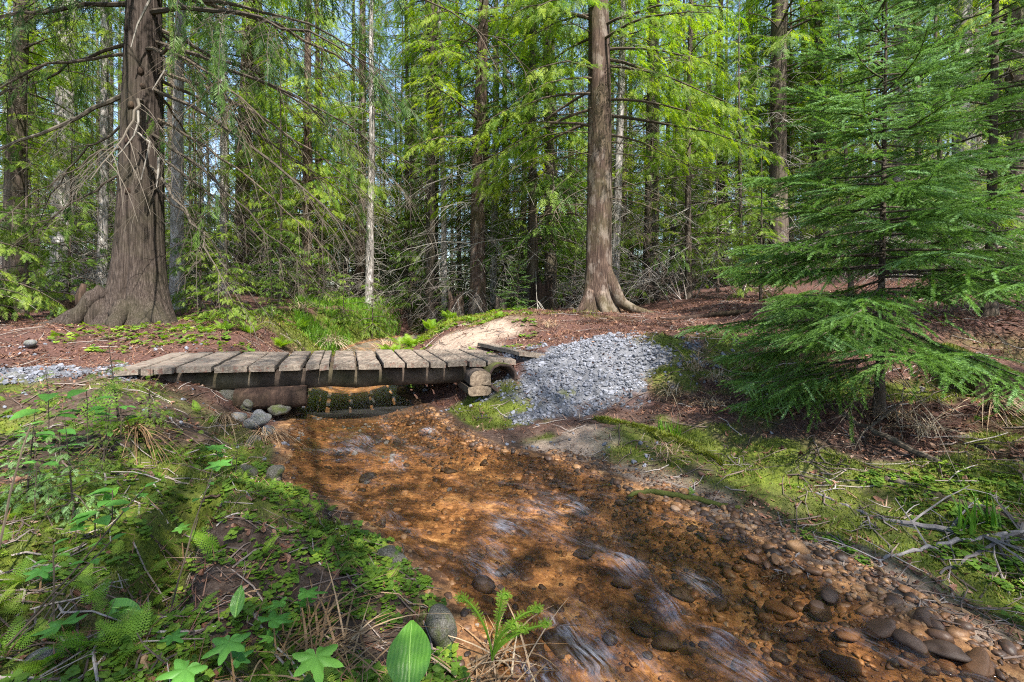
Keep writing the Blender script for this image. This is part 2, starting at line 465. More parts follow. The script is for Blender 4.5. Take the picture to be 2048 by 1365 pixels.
# ---------------------------------------------------------------- water
rng = np.random.default_rng(3)
ws = np.linspace(0, 1, 90); wy = np.concatenate([np.linspace(-3, .8, 50), np.linspace(.8, 5, 620)[1:], np.linspace(5, 15.5, 260)[1:]])
WY, WT = np.meshgrid(wy, ws, indexing='ij')
xl, xr = stream_edges(WY)
WX = xl - .12 + (xr - xl + .24) * WT
wid = np.maximum(xr - xl, .3)
cx_ = (WT - .5) * wid
slope = np.gradient((xl[:, 0] + xr[:, 0]) / 2, wy)
arc = np.cumsum(np.concatenate([[0], np.diff(wy) * np.sqrt(1 + slope[1:] ** 2)]))
AR = np.repeat(arc[:, None], 90, 1)
acr = cx_ / np.sqrt(1 + slope[:, None] ** 2)
spots = [(735, 888, .14), (690, 902, .14), (860, 870, .1), (1085, 1020, .13), (1015, 1060, .1), (985, 1090, .09), (790, 930, .12), (1150, 1020, .1),
         (1130, 1255, .09), (1090, 1340, .12), (1240, 1300, .12), (1320, 1200, .08), (980, 1130, .12), (1250, 1130, .09), (1400, 1160, .08), (1460, 1290, .09), (1500, 1340, .1), (1190, 1330, .12)]
SP = []
for px, py, r in spots:
    D = (CAMZ + .49) * F / (py - CY); SP.append(((px - CX) / F * D, D, r))
riff = np.zeros_like(WX)
for sx, sy, r in SP:
    sl = np.interp(sy, wy, slope)
    ux, uy = sl / math.hypot(sl, 1), 1 / math.hypot(sl, 1)
    a = (WX - sx) * ux + (WY - sy) * uy; b = (WX - sx) * uy - (WY - sy) * ux
    riff = np.maximum(riff, np.exp(-(a / (r * .95)) ** 2 - (b / (r * .55)) ** 2))
calm = sm(WY, 3.6, 4.6)
st = fbm(acr * 9, AR * 2.2, 71, 4) - .5
st2 = fbm(acr * 26, AR * 5.5, 75, 3) - .5
WZ = water_z(WY) + (st * .06 + st2 * .013) * (1 - .75 * calm) * (0.55 + 1.2 * riff) * (1 - .93 * calm) + riff * .02
edge = np.minimum(WT, 1 - WT) * (wid + .24)
WZ = water_z(WY) + (WZ - water_z(WY)) * sm(edge, .02, .3)
m, nt, p, out = new_mat('stream_water')
nt.nodes.remove(p)
fl = attr(nt, 'flow')
mp = N(nt, 'Mapping'); mp.inputs['Scale'].default_value = (60, 7, 1); lk(nt, fl.outputs['Vector'], mp.inputs[0])
n1 = noise(nt, mp.outputs[0], 1.0, 4, .65)
mp2 = N(nt, 'Mapping'); mp2.inputs['Scale'].default_value = (110, 7, 1); lk(nt, fl.outputs['Vector'], mp2.inputs[0])
n2 = noise(nt, mp2.outputs[0], 1.0, 4, .7)
b = N(nt, 'Bump'); sxyz = N(nt, 'SeparateXYZ'); lk(nt, fl.outputs['Vector'], sxyz.inputs[0]); lk(nt, math_(nt, 'SUBTRACT', .68, sxyz.outputs[2]), b.inputs['Strength']); b.inputs['Distance'].default_value = .014
mp4 = N(nt, 'Mapping'); mp4.inputs['Scale'].default_value = (3, 9, 1); lk(nt, fl.outputs['Vector'], mp4.inputs[0])
lk(nt, math_(nt, 'ADD', n1, math_(nt, 'MULTIPLY', noise(nt, mp4.outputs[0], 1.0, 2, .5), 1.3)), b.inputs['Height'])
fr = N(nt, 'Fresnel', IOR=1.33); lk(nt, b.outputs[0], fr.inputs['Normal'])
tr = N(nt, 'BsdfTransparent'); tr.inputs[0].default_value = (.92, .85, .74, 1)
gl = N(nt, 'BsdfGlossy', Roughness=.06); lk(nt, math_(nt, 'ADD', math_(nt, 'MULTIPLY', sxyz.outputs[2], .7), .05), gl.inputs['Roughness']); lk(nt, b.outputs[0], gl.inputs['Normal'])
mx = N(nt, 'MixShader'); lk(nt, math_(nt, 'MULTIPLY', fr.outputs[0], 1.0, True), mx.inputs[0]); lk(nt, tr.outputs[0], mx.inputs[1]); lk(nt, gl.outputs[0], mx.inputs[2])
fo = N(nt, 'BsdfDiffuse'); fo.inputs[0].default_value = (.62, .66, .8, 1)  # bluish white: riffle foam, and sky reflections painted onto the water
ff = math_(nt, 'MULTIPLY', attr(nt, 'foam_sheen').outputs['Fac'], ramp(nt, n2, [(.4, (0, 0, 0)), (.8, (1, 1, 1))]), True)
mp3 = N(nt, 'Mapping'); mp3.inputs['Scale'].default_value = (16, 7, 1); lk(nt, fl.outputs['Vector'], mp3.inputs[0])
ff = math_(nt, 'MULTIPLY', ff, ramp(nt, noise(nt, mp3.outputs[0], 1.0, 3, .6), [(.38, (0, 0, 0)), (.62, (1, 1, 1))]))
ff = math_(nt, 'MULTIPLY', ff, .4)
mx2 = N(nt, 'MixShader'); lk(nt, ff, mx2.inputs[0]); lk(nt, mx.outputs[0], mx2.inputs[1]); lk(nt, fo.outputs[0], mx2.inputs[2])
lk(nt, mx2.outputs[0], out.inputs[0])
g = Geo()
a, bq = WX.shape
ii = (np.arange(a - 1)[:, None] * bq + np.arange(bq - 1)[None]).ravel()
g.add(np.stack([WX, WY, WZ], -1), np.stack([ii, ii + 1, ii + bq + 1, ii + bq], -1))
flow = np.stack([acr.ravel(), AR.ravel(), calm.ravel() * .5], -1)
foam_sheen = np.clip(riff + .3 * (1 - calm) * sm(st, .0, .25), 0, 1) * sm(edge, .05, .25)
water = g.build('water', m, smooth=True, vattr=dict(flow=flow, foam_sheen=foam_sheen.ravel()))
tag(water, kind='structure')

# ---------------------------------------------------------------- stones
def ico(sub, seed, squash=.7, rough=.18, flat=False):
    bm = bmesh.new(); bmesh.ops.create_icosphere(bm, subdivisions=sub, radius=1.0)
    V = np.array([v.co for v in bm.verts]); T = np.array([[v.index for v in f.verts] for f in bm.faces]); bm.free()
    r = np.random.default_rng(seed)
    if flat:
        V = V * (1 + r.normal(0, rough, (len(V), 1)))
    else:
        q = r.normal(0, 1, (3, 3)); ph = r.uniform(0, 6, 3)
        V = V * (1 + rough * np.sin(V @ q.T * 1.7 + ph).sum(1, keepdims=True) / 1.6)
        q = r.normal(0, 1, (4, 3)) * 3.2; V = V * (1 + rough * .25 * np.sin(V @ q.T + 1).sum(1, keepdims=True) / 2)
    V = V * np.array([1, r.uniform(.65, .95), squash])
    return V, np.zeros((0, 4), int), T
def rot_random(rng, n, tilt=.35):
    d = np.stack([np.cos(a := rng.uniform(0, 2 * np.pi, n)), np.sin(a), rng.normal(0, tilt, n)], -1)
    up = np.stack([rng.normal(0, tilt, n), rng.normal(0, tilt, n), np.ones(n)], -1)
    return frames(d, up)

m, nt, p, out = new_mat('stream_pebbles')
a = attr(nt, 'tint'); n1 = noise(nt, coords(nt), 45, 5, .7)
f = math_(nt, 'ADD', math_(nt, 'MULTIPLY', a.outputs['Fac'], .72), math_(nt, 'MULTIPLY', math_(nt, 'SUBTRACT', n1, .22), .5), True)
c = ramp(nt, f, [(0, (.012, .01, .009)), (.2, (.03, .019, .014)), (.4, (.065, .034, .019)), (.62, (.13, .062, .026)), (.8, (.23, .125, .055)), (.9, (.11, .1, .095)), (1, (.28, .23, .18))])
lk(nt, c, p.inputs['Base Color']); p.inputs['Roughness'].default_value = .5; p.inputs['Specular IOR Level'].default_value = .3; bump(nt, n1, .5, .004, p)
M['pebble'] = m
M['rock'] = bark_mat('grey_boulder', (.05, .05, .055), (.15, .15, .155), (.36, .35, .34), (6, 6, 6), .35, (.07, .09, .02))
M['mossrock'] = bark_mat('moss_covered_boulder', (.03, .025, .02), (.09, .085, .07), (.2, .19, .17), (5, 5, 5), .78, (.055, .07, .012))
M['gravel'] = plain_mat('crushed_gravel', [(.1, (.03, .031, .036)), (.45, (.095, .1, .118)), (.8, (.165, .17, .2)), (1, (.25, .25, .28))], nscale=60, tintmix=.6)

rng = np.random.default_rng(8)
tm = [ico(2, s, .5 + .1 * (s % 3), .34) for s in range(7)]
g = Geo()
n = 17000
y = 1.0 + 3.9 * rng.random(n) ** 1.5; xl, xr = stream_edges(y); t = rng.random(n)
t = np.where(rng.random(n) < .62, 1 - .4 * t ** 1.4, t)
x = xl - .05 + (xr - xl + np.where(y > 3.3, .05, np.where(np.arange(n) > 8000, .36, .2))) * t
s = np.clip(rng.lognormal(-4.55, .5, n), .004, .03); s[8000:] = rng.uniform(.0028, .0075, n - 8000)
keep = rng.random(n) < .35 + .65 * fbm(x * 2.5, y * 2.5, 81, 2)
x, y, s = x[keep], y[keep], s[keep]
P = np.stack([x, y, GH(x, y) - s * .08], -1)
tn = np.clip(rng.beta(1.4, 1.6, len(x)), 0, 1)
R = rot_random(rng, len(x), .25) * s[:, None, None]
for k in range(7):
    sel = np.arange(len(x)) % 7 == k
    scatter(g, tm[k], R[sel], P[sel], tn[sel])
tag(g.build('pebbles', M['pebble'], smooth=True), 'amber, brown and black pebbles strewn over the shallow streambed', 'pebbles', kind='stuff')

# larger stones lying in and beside the stream, one object each
stone_me = []
for k in range(7):
    gg = Geo(); V, Q, T = ico(3, 30 + k, .6, .26)
    gg.add(V, Q, T, [.08, .18, .3, .5, .68, .88, .97][k]); stone_me.append(gg.mesh('stream_stone', M['pebble'], True))
SC = ['near black', 'dark brown', 'brown', 'rust orange', 'amber', 'grey', 'pale tan']
def stone(px, py, size, kind, where, D=None, sink=.35, rngs=[np.random.default_rng(77)]):
    r = rngs[0]
    w = hit(px, py)
    o = bpy.data.objects.new('stream_stone', stone_me[kind]); COL.objects.link(o)
    size *= .78
    o.location = (w[0], w[1], w[2] + size * .22); o.scale = (size, size * r.uniform(.75, 1), size * r.uniform(.75, 1.05))
    o.rotation_euler = (r.normal(0, .2), r.normal(0, .2), r.uniform(0, 6.28))
    tag(o, f'{SC[kind]} {where}', 'stone', 'stones along the stream')
    return o
for a in [
    (1405, 1078, .034, 0, 'wet rounded stone at the right waterline, beside a rust pebble'),
    (1450, 1082, .03, 1, 'glossy stone at the right waterline beside the near black one'),
    (1352, 1022, .027, 6, 'pebble stranded on the sand of the right bank'),
    (1383, 1030, .022, 6, 'small stone next to the sand edge, upstream of the dark wet stones'),
    (1415, 1058, .022, 4, 'little stone between the sand strip and the black wet stone'),
    (1475, 1055, .032, 5, 'stone with a pale vein at the right waterline'),
    (1495, 1060, .025, 6, 'stone touching the grey veined stone at the waterline'),
    (1600, 1105, .05, 5, 'upright blue-tinged stone where the sand strip meets moss'),
    (1550, 1125, .045, 4, 'broad stone just below the upright blue-tinged stone'),
    (1510, 1122, .04, 3, 'stone in shallow water off the sand strip'),
    (1270, 985, .03, 5, 'stone among the mossy gravel of the right bank'),
    (1660, 1195, .045, 1, 'submerged cobble near the bare sand strip'),
    (1730, 1225, .05, 4, 'flat cobble under the edge of the bare sand strip'),
    (1640, 1225, .05, 1, 'cobble under water in the right shallows'),
    (1560, 1230, .06, 3, 'large cobble in the right shallows'),
    (1590, 1280, .05, 3, 'upright cobble below the large rust cobble'),
    (1690, 1275, .045, 3, 'long cobble lying across the right shallows'),
    (1760, 1265, .05, 2, 'rounded cobble in shaded water by the right bank'),
    (1810, 1290, .06, 1, 'large cobble shaded by the right bank'),
    (1890, 1310, .06, 0, 'cobble in the shaded water near the lower right corner'),
    (1850, 1245, .045, 2, 'stone on the wet sand near the small herbs'),
    (1960, 1340, .06, 3, 'cobble at the lower right corner of the stream'),
    (1170, 1110, .06, 0, 'weedy stone in midstream below two white riffles'),
    (1285, 1115, .045, 2, 'stone in midstream under clear water'),
    (1010, 1150, .055, 0, 'sunken stone off the left mossy bank'),
    (965, 1175, .06, 1, 'sunken slab upstream of the curled fern'),
    (900, 945, .05, 0, 'sunken stone in the upper riffle'),
    (735, 960, .07, 0, 'broad sunken stone by the left shore of the riffle'),
    (700, 985, .06, 5, 'stone with a blue tint by the left mossy shore'),
    (808, 1082, .03, 5, 'wet blue-tinged stone against the mossy left shore'),
    (690, 1040, .022, 3, 'leaf-sized stone resting on the left shore herbs'),
    (1240, 1170, .05, 1, 'sunken cobble in the middle of the stream'),
    (1365, 1195, .045, 0, 'round sunken cobble downstream of midstream riffle'),
    (1440, 1215, .05, 2, 'sunken cobble between midstream and the right shallows'),
    (1500, 1180, .04, 4, 'sunlit cobble in the right shallows'),
    (1330, 1290, .06, 0, 'dark-sided cobble in fast water near the photo base'),
    (1280, 1260, .05, 1, 'cobble in fast water beside the curled fern'),
    (1120, 1290, .08, 0, 'boulder under fast water beside the curled fern'),
    (1690, 1340, .07, 2, 'cobble in the fast shallows near the photo base'),
    (1620, 1350, .06, 4, 'cobble lit by sun at the photo base'),
    (860, 895, .04, 1, 'small boulder breaking the upper riffle'),
    (757, 878, .06, 0, 'low rock parting the upper riffle'),
    (1030, 975, .04, 3, 'cobble in the sunlit upper shallows'),
    (1120, 965, .035, 2, 'cobble near the gravelly right margin of upper shallows'),
    (1190, 1000, .035, 3, 'pebble-strewn margin cobble'),
]: stone(*a)

# grey boulders and rubble piled under the bridge's left end
def boulder(px, py, s, D, label, mat='rock', seed=1, squash=.75):
    gg = Geo(); V, Q, T = ico(4, seed, squash, .2); gg.add(V, Q, T)
    o = gg.build('boulder', M[mat], smooth=True)
    w = at(px, py, D) if D else hit(px, py)
    o.location = w; o.scale = (s, s * .9, s); o.rotation_euler = (0, .2, seed * 1.3)
    tag(o, label, 'boulder', 'rocks by the stream')
    return o
for a in [(520, 838, .075, 3.75, 'pale grey angular boulder at the water edge under the bridge', 'rock', 3),
          (536, 862, .06, 3.6, 'flat grey rock in front of the pale angular boulder', 'rock', 4, .55),
          (480, 835, .06, 3.8, 'whitish rock tucked under moss left of the pale boulder', 'rock', 5),
          (497, 812, .06, 3.95, 'mossy brown rock above the whitish rock under the bridge', 'mossrock', 6),
          (497, 850, .05, 3.65, 'reddish grey rock wedged against the pale angular boulder', 'rock', 7),
          (510, 886, .06, 3.45, 'dark wet rock at the left waterline below the flat grey rock', 'mossrock', 8),
          (560, 815, .1, 4.1, 'dark slab by the crib log under the left end of the bridge', 'mossrock', 9, .6),
          (545, 785, .09, 4.3, 'shaded boulder holding up the left bridge log', 'mossrock', 10),
          (460, 790, .12, 4.1, 'dark boulder deep under the left end of the bridge', 'mossrock', 11),
          (64, 687, .07, 5.2, 'small white rock on the needles near the big cedar', 'rock', 12, .6),
          (22, 760, .06, 3.5, 'pale blue-grey rock at the edge of the left gravel', 'rock', 13),
          (780, 1125, .06, 1.95, 'mossy cushion boulder at the left shore', 'mossrock', 14),
          (740, 1170, .07, 1.75, 'moss-capped boulder downstream of the cushion boulder', 'mossrock', 15),
          (885, 1255, .07, 1.5, 'mossy boulder beside the big ovate leaf', 'mossrock', 16),
          (690, 1200, .06, 1.7, 'low mossy boulder set back from the left shore', 'mossrock', 17),
          (550, 950, .06, 2.75, 'moss-topped stone where the left bank meets the riffle', 'mossrock', 18),
          (490, 950, .07, 2.75, 'mossy hummock stone above the left waterline', 'mossrock', 19),
          (90, 1318, .035, None, 'reddish grey stone half buried in the lower left bank', 'rock', 20),
          (1995, 785, .07, 3.6, 'grey rock in front of the mossy log end', 'rock', 21)]: boulder(*a)

# gravel spreads of the path
rng = np.random.default_rng(18)
tg = [ico(1, s, .6, .22, True) for s in range(6)]
g = Geo()
n = 46000
x = rng.uniform(-5.6, 2.2, n); y = rng.uniform(2.9, 5.6, n)
k = masks(x, y)['gravel'] + .35 * (fbm(x * 5, y * 5, 88, 2) - .5) > rng.uniform(.02, 1.0, n)
x, y = x[k], y[k]
s = np.clip(rng.lognormal(-4.38, .36, len(x)), .006, .034)
P = np.stack([x, y, GH(x, y) + s * .25], -1); R = rot_random(rng, len(x), .5) * s[:, None, None]
tn = rng.random(len(x))
for q in range(6):
    sel = np.arange(len(x)) % 6 == q
    scatter(g, tg[q], R[sel], P[sel], tn[sel])
tag(g.build('gravel', M['gravel']), 'blue grey crushed gravel spread at both ends of the bridge', 'gravel', kind='stuff')

# ---------------------------------------------------------------- footbridge
A0 = np.array([-2.85, 3.70]); UB = np.array([.9449, .3273]); VB = np.array([-.3273, .9449])
def sb(px):
    k = (px - CX) / F
    return (3.70 * k + 2.85) / (.9449 - .3273 * k)
def deck_z(s): return .043 - .0185 * s
m, nt, p, out = new_mat('weathered_plank')
v = coords(nt, (1, .12, 1)); n1 = noise(nt, v, 46, 6, .7); n2 = noise(nt, coords(nt), 26, 4, .7); n3 = noise(nt, coords(nt), 75, 3, .7)
oi = N(nt, 'ObjectInfo')
c = ramp(nt, n1, [(.28, (.026, .019, .014)), (.5, (.12, .093, .07)), (.75, (.27, .225, .18))])
c = mixc(nt, math_(nt, 'MULTIPLY', oi.outputs['Random'], .35), c, (.1, .085, .075))
c = mixc(nt, ramp(nt, n2, [(.56, (0, 0, 0)), (.63, (.8, .8, .8))]), c, ramp(nt, n3, [(.4, (.05, .02, .014)), (.65, (.17, .075, .05))]))
lk(nt, c, p.inputs['Base Color']); p.inputs['Roughness'].default_value = .85; bump(nt, n1, .8, .006, p)
M['plank'] = m
bridge = empty('footbridge')
tag(bridge, 'low weathered wooden plank footbridge on logs crossing the stream', 'footbridge')
def plank_geo(s0, s1, w0, w1, z0, z1, th, rng):
    """a board: across the deck, with worn edges"""
    g = Geo(); nn = 14
    for_t = np.linspace(0, 1, nn)
    prof = np.array([[0, 0], [0, .85], [.04, 1], [.96, 1], [1, .85], [1, 0]])
    V = []
    for t in for_t:
        e0 = s0 + rng.normal(0, .0025); e1 = s1 + rng.normal(0, .0025)
        w = w0 + (w1 - w0) * t
        for a, b in prof:
            s = e0 + (e1 - e0) * a
            zt = z0 + (z1 - z0) * a
            xy = A0 + UB * s + VB * w
            V.append((xy[0], xy[1], zt - th * (1 - b) + .004 * math.sin(a * 3) + rng.normal(0, .0012)))
    k = len(prof); Q = []
    for i in range(nn - 1):
        for j in range(k):
            Q.append((i * k + j, i * k + (j + 1) % k, (i + 1) * k + (j + 1) % k, (i + 1) * k + j))
    g.add(V, Q)
    e = (nn - 1) * k
    g.add(np.array(V)[:k], None, [(0, 2, 1), (0, 3, 2), (0, 4, 3), (0, 5, 4)]); g.add(np.array(V)[e:], None, [(0, 1, 2), (0, 2, 3), (0, 3, 4), (0, 4, 5)])
    return g
rng = np.random.default_rng(4)
PX = [(232, 277), (280, 305), (308, 345), (352, 420), (427, 493), (497, 547), (558, 603), (611, 638), (640, 657), (666, 711), (717, 761), (767, 809), (814, 857), (862, 893), (896, 935), (940, 972), (975, 1006), (1008, 1033)]
for i, (a, b) in enumerate(PX):
    s0, s1 = sb(a), sb(b)
    j = rng.normal(0, .012)
    dz = rng.normal(0, .004)
    plank_geo(s0, s1, -.0 + j, 1.22 + j + rng.normal(0, .02), deck_z(s0) + dz, deck_z(s1) + dz + rng.normal(0, .003), .048, rng).build('plank', M['plank'], bridge)
# last board slides down onto the gravel, a little askew
s0 = sb(1036)
rp = plank_geo(0, .42, 0, 1.15, 0.012, -.05, .045, rng)
V, Q, T, ti = rp.arrays()
V = V - np.array([A0[0], A0[1], 0])
an = .1; V = V @ np.array([[math.cos(an), -math.sin(an), 0], [math.sin(an), math.cos(an), 0], [0, 0, 1]]).T
xy = A0 + UB * (s0 + .02) + VB * 0.02
gg = Geo(); W_ = V + np.array([xy[0], xy[1], 0]); lift = float(np.max(GH(W_[:, 0], W_[:, 1]) + .015 - (W_[:, 2] + .02))); gg.add(W_ + [0, 0, min(max(lift, deck_z(s0)), .06)], Q, T); o = gg.build('plank', M['plank'], bridge); o['label'] = 'loose end plank slid askew onto the gravel'
M['beam'] = bark_mat('dark_beam_log', (.012, .009, .007), (.045, .032, .024), (.12, .095, .075), (2, 2, 2), .3, (.05, .055, .015))
for w, r in ((.2, .09), (.64, .085), (1.06, .088)):
    gg = Geo(); ss = np.linspace(-.12, sb(1035), 16)
    P = [(*(A0 + UB * s + VB * (w + rng.normal(0, .004))), deck_z(s) - .052 - r + rng.normal(0, .003)) for s in ss]
    tube(gg, P, r + rng.normal(0, .003, 16), 16)
    gg.build('beam_log', M['beam'], bridge, smooth=True)
# logs and a split block the deck rests on
def cut_log(name, p, d, L, r, label, mat, endmat, hollow=0.0, seed=1, sides=28, flat=None):
    """a sawn log with an end face; p is the centre of the near end, d points away from it"""
    r_ = np.random.default_rng(seed)
    root = empty(name, tuple(p)); d = norm(np.asarray(d, float))
    ph = np.arange(sides) * 2 * np.pi / sides
    prof = r * (1 + .05 * np.sin(ph * 2 + seed) + .03 * np.sin(ph * 5 + 2 * seed) + r_.normal(0, .012, sides))
    A = norm(np.cross(d, [0, 0, 1.0])); B = np.cross(A, d)
    ring = np.stack([np.cos(ph) * prof, np.sin(ph) * prof], -1)
    if flat is not None: ring = flat(ring)
    k = 10; V = []
    for t in np.linspace(0, L, k):
        V.append(d * t + (ring * (1 + r_.normal(0, .01)))[:, :1] * A + (ring)[:, 1:] * B)
    V = np.concatenate(V); i = np.arange(k - 1)[:, None] * sides; j = np.arange(sides)[None]
    Q = np.stack([i + j, i + (j + 1) % sides, i + sides + (j + 1) % sides, i + sides + j], -1).reshape(-1, 4)
    g = Geo(); g.add(V, Q); g.build('bark', M[mat], root, smooth=True)
    g = Geo(); e = ring[:, :1] * A + ring[:, 1:] * B
    if hollow:
        rings = [e * .985, e * .84 + r_.normal(0, .002, e.shape), e * .78 + d * .03, e * .7 + d * .16, e * .6 + d * .34, e * .02 + d * .4]
    else:
        rings = [e * .99 - d * .001, e * .66 - d * .003, e * .33 - d * .004, e * .01 - d * .004]
    W = np.concatenate(rings); kk = len(rings)
    i = np.arange(kk - 1)[:, None] * sides
    Q = np.stack([i + j, i + sides + j, i + sides + (j + 1) % sides, i + (j + 1) % sides], -1).reshape(-1, 4)
    g.add(W, Q); g.build('end_grain', M[endmat], root, smooth=True)
    tag(root, label, 'log')
    return root
def end_mat(name, c0, c1, c2, ring=90):
    m, nt, p, out = new_mat(name)
    v = coords(nt); n1 = noise(nt, v, 30, 5, .7)
    c = ramp(nt, n1, [(.3, c0), (.52, c1), (.75, c2)])
    lk(nt, c, p.inputs['Base Color']); p.inputs['Roughness'].default_value = .85; bump(nt, n1, .8, .006, p)
    return m
M['endgrain'] = end_mat('sawn_end_grain', (.05, .032, .02), (.15, .108, .072), (.3, .235, .17))
M['endrot'] = end_mat('rotten_log_end', (.012, .007, .005), (.04, .022, .016), (.12, .075, .05))
pl = at(1006, 757, 4.5)
cut_log('abutment_log', pl, (VB[0], VB[1], -.01), 1.5, .145, 'round log with a dark rotten hollow end beneath the right end of the bridge', 'mossbark', 'endrot', 1.0, 2)
pb = at(961, 769, 4.42)
def chop(ring):
    r = ring.copy(); r[:, 1] = np.maximum(r[:, 1], -.1)
    r[:, 0] = np.clip(r[:, 0], -.098, .098); return r
def chop_up(ring):
    r = chop(ring); r[:, 1] = np.maximum(r[:, 1], -.012 + .01 * np.sin(r[:, 0] * 40)); return r
def chop_low(ring):
    r = chop(ring); r[:, 1] = np.minimum(r[:, 1], -.022 + .01 * np.sin(r[:, 0] * 40)); r[:, 0] *= 1.12; return r
cut_log('support_block', pb, (VB[0] + .05, VB[1], 0.01), .42, .125, 'upper half of the cracked pale timber block beside the rotten log end', 'darkbark', 'endgrain', 0, 5, flat=chop_up, sides=64)
cut_log('support_block', pb + np.array([-.006, -.012, -.004]), (VB[0], VB[1], 0), .42, .125, 'lower half of the cracked pale timber block beside the rotten log end', 'darkbark', 'endgrain', 0, 5, flat=chop_low, sides=64)
pc = at(545, 783, 4.25)
cut_log('crib_log', pc, (VB[0], VB[1], 0), 1.5, .12, 'dark crib log lying under the left end of the bridge', 'stumpwood', 'endrot', 0, 7)
pc = at(470, 800, 4.0)
cut_log('crib_log', pc, (UB[0], UB[1], 0), .55, .09, 'low dark log laid on the stones under the left end of the bridge', 'stumpwood', 'endrot', 0, 9)
# ---------------------------------------------------------------- foliage templates
def frond_t(k=7, lw=.085, ll=.4, ang=52, droop=.25, seed=0):
    """flat spray of small leaflets along +X, unit length"""
    r = np.random.default_rng(seed)
    V, Q = [], []
    def quad(p, d, L, w):
        d = np.array([d[0], d[1], d[2]]); d = d / np.linalg.norm(d)
        s = np.array([-d[1], d[0], 0.0])
        n = len(V)
        V.extend([p, p + d * L * .45 + s * w, p + d * L, p + d * L * .45 - s * w]); Q.append((n, n + 1, n + 2, n + 3))
    def axis(t): return np.array([t, .03 * math.sin(t * 5 + seed), -droop * t * t])
    for i in range(k):
        t = (i + .3) / k
        for sgn in (-1, 1):
            a = math.radians(ang * (1 - .35 * t) + r.normal(0, 6)) * sgn
            L = ll * (1 - .72 * t) * r.uniform(.8, 1.15) + .05
            quad(axis(t + r.uniform(-.03, .03)), (math.cos(a), math.sin(a), -.25 + r.normal(0, .12)), L, lw * .5 * r.uniform(.8, 1.2))
    quad(axis(.0), (1, 0, -.1), .6, .02)
    quad(axis(.55), (1, 0, -.45), .5, .035)
    return np.array(V), np.array(Q), np.zeros((0, 3), int)
FR = [frond_t(k=8, lw=.06, ll=.36, droop=.28, seed=s) for s in range(3)]
FRF = [frond_t(k=12, lw=.05, ll=.42, seed=s) for s in range(3)]
FRH = [frond_t(k=8, lw=.06, ll=.34, ang=38, droop=.55, seed=s) for s in range(3)]

class Sprays:
    def __init__(self): self.o, self.d, self.u, self.s, self.t = [], [], [], [], []
    def add(self, o, d, u, s, t):
        self.o.append(o); self.d.append(d); self.u.append(u); self.s.append(s); self.t.append(t)
    def to(self, g, tm):
        if not self.o: return
        o, d, u, s, t = map(np.concatenate, (self.o, self.d, self.u, self.s, self.t))
        R = frames(d, u) * s[:, None, None]
        for k in range(len(tm)):
            sel = np.arange(len(o)) % len(tm) == k
            scatter(g, tm[k], R[sel], o[sel], t[sel])

def branch_path(base, az, L, e, dr, rng, n=7, curl=.0):
    t = np.linspace(0, 1, n)
    az_t = az + rng.normal(0, .12) * t + curl * t * t
    d = np.stack([np.cos(az_t), np.sin(az_t), 0 * t], -1)
    P = base + d * (t * L)[:, None]
    P[:, 2] += L * (e * t - dr * t * t) + rng.normal(0, .012 * L, n) * t
    return P
def along(P, t):
    n = len(P) - 1
    f = np.clip(np.asarray(t) * n, 0, n - 1e-6); i = f.astype(int); w = (f - i)[:, None]
    return P[i] * (1 - w) + P[i + 1] * w, norm(P[i + 1] - P[i])
def rotz(d, a):
    c, s = np.cos(a), np.sin(a)
    return np.stack([d[:, 0] * c - d[:, 1] * s, d[:, 0] * s + d[:, 1] * c, d[:, 2]], -1)

def foliate(P, L, sp, rng, bl_k=.34, dens=7.0, slen=.25, t0=.15, drop=.22, tint0=.5, tintv=.2, side=60):
    """branchlets along a branch, sprays along each branchlet"""
    m = max(3, int(L * dens))
    t = t0 + (1 - t0) * (np.arange(m) + rng.random(m) * .7) / m
    o, d = along(P, np.minimum(t, .995))
    sg = np.where(np.arange(m) % 2 == 0, 1, -1)
    bd = rotz(d, np.radians(side + rng.normal(0, 10, m)) * sg * (1 - .3 * t)); bd[:, 2] += -drop + rng.normal(0, .12, m); bd = norm(bd)
    bl = np.minimum(bl_k * L * (1.05 - .75 * t) * rng.uniform(.6, 1.2, m), 1.2) + slen * .35
    for i in range(m):
        n = max(1, int(bl[i] / (slen * .42)))
        q = (np.arange(n) + .5) / n * bl[i]
        so = o[i] + bd[i] * q[:, None]; so[:, 2] -= .22 * q * q
        s2 = np.where(np.arange(n) % 2 == 0, 1, -1)
        dd = rotz(np.repeat(bd[i][None], n, 0), np.radians(42) * s2 + rng.normal(0, .15, n)); dd[:, 2] -= drop * .8 + rng.random(n) * .3
        tt = np.clip(tint0 + rng.normal(0, tintv * .5) + rng.normal(0, tintv, n), 0, 1)
        up = np.stack([rng.normal(0, .3, n), rng.normal(0, .3, n), np.ones(n)], -1)
        sp.add(so, dd, up, slen * rng.uniform(.7, 1.25, n), tt)
        sp.add((o[i] + bd[i] * bl[i] * .9 - [0, 0, .2 * bl[i] ** 2])[None], bd[i][None] - [[0, 0, drop]], up[:1], np.array([slen * 1.1]), np.clip(tt[:1] + .12, 0, 1))
    e, de = along(P, np.array([.93]))
    sp.add(e, de - [[0, 0, .2]], np.array([[0, 0, 1.0]]), np.array([slen * 1.4]), np.array([min(1, tint0 + .2)]))

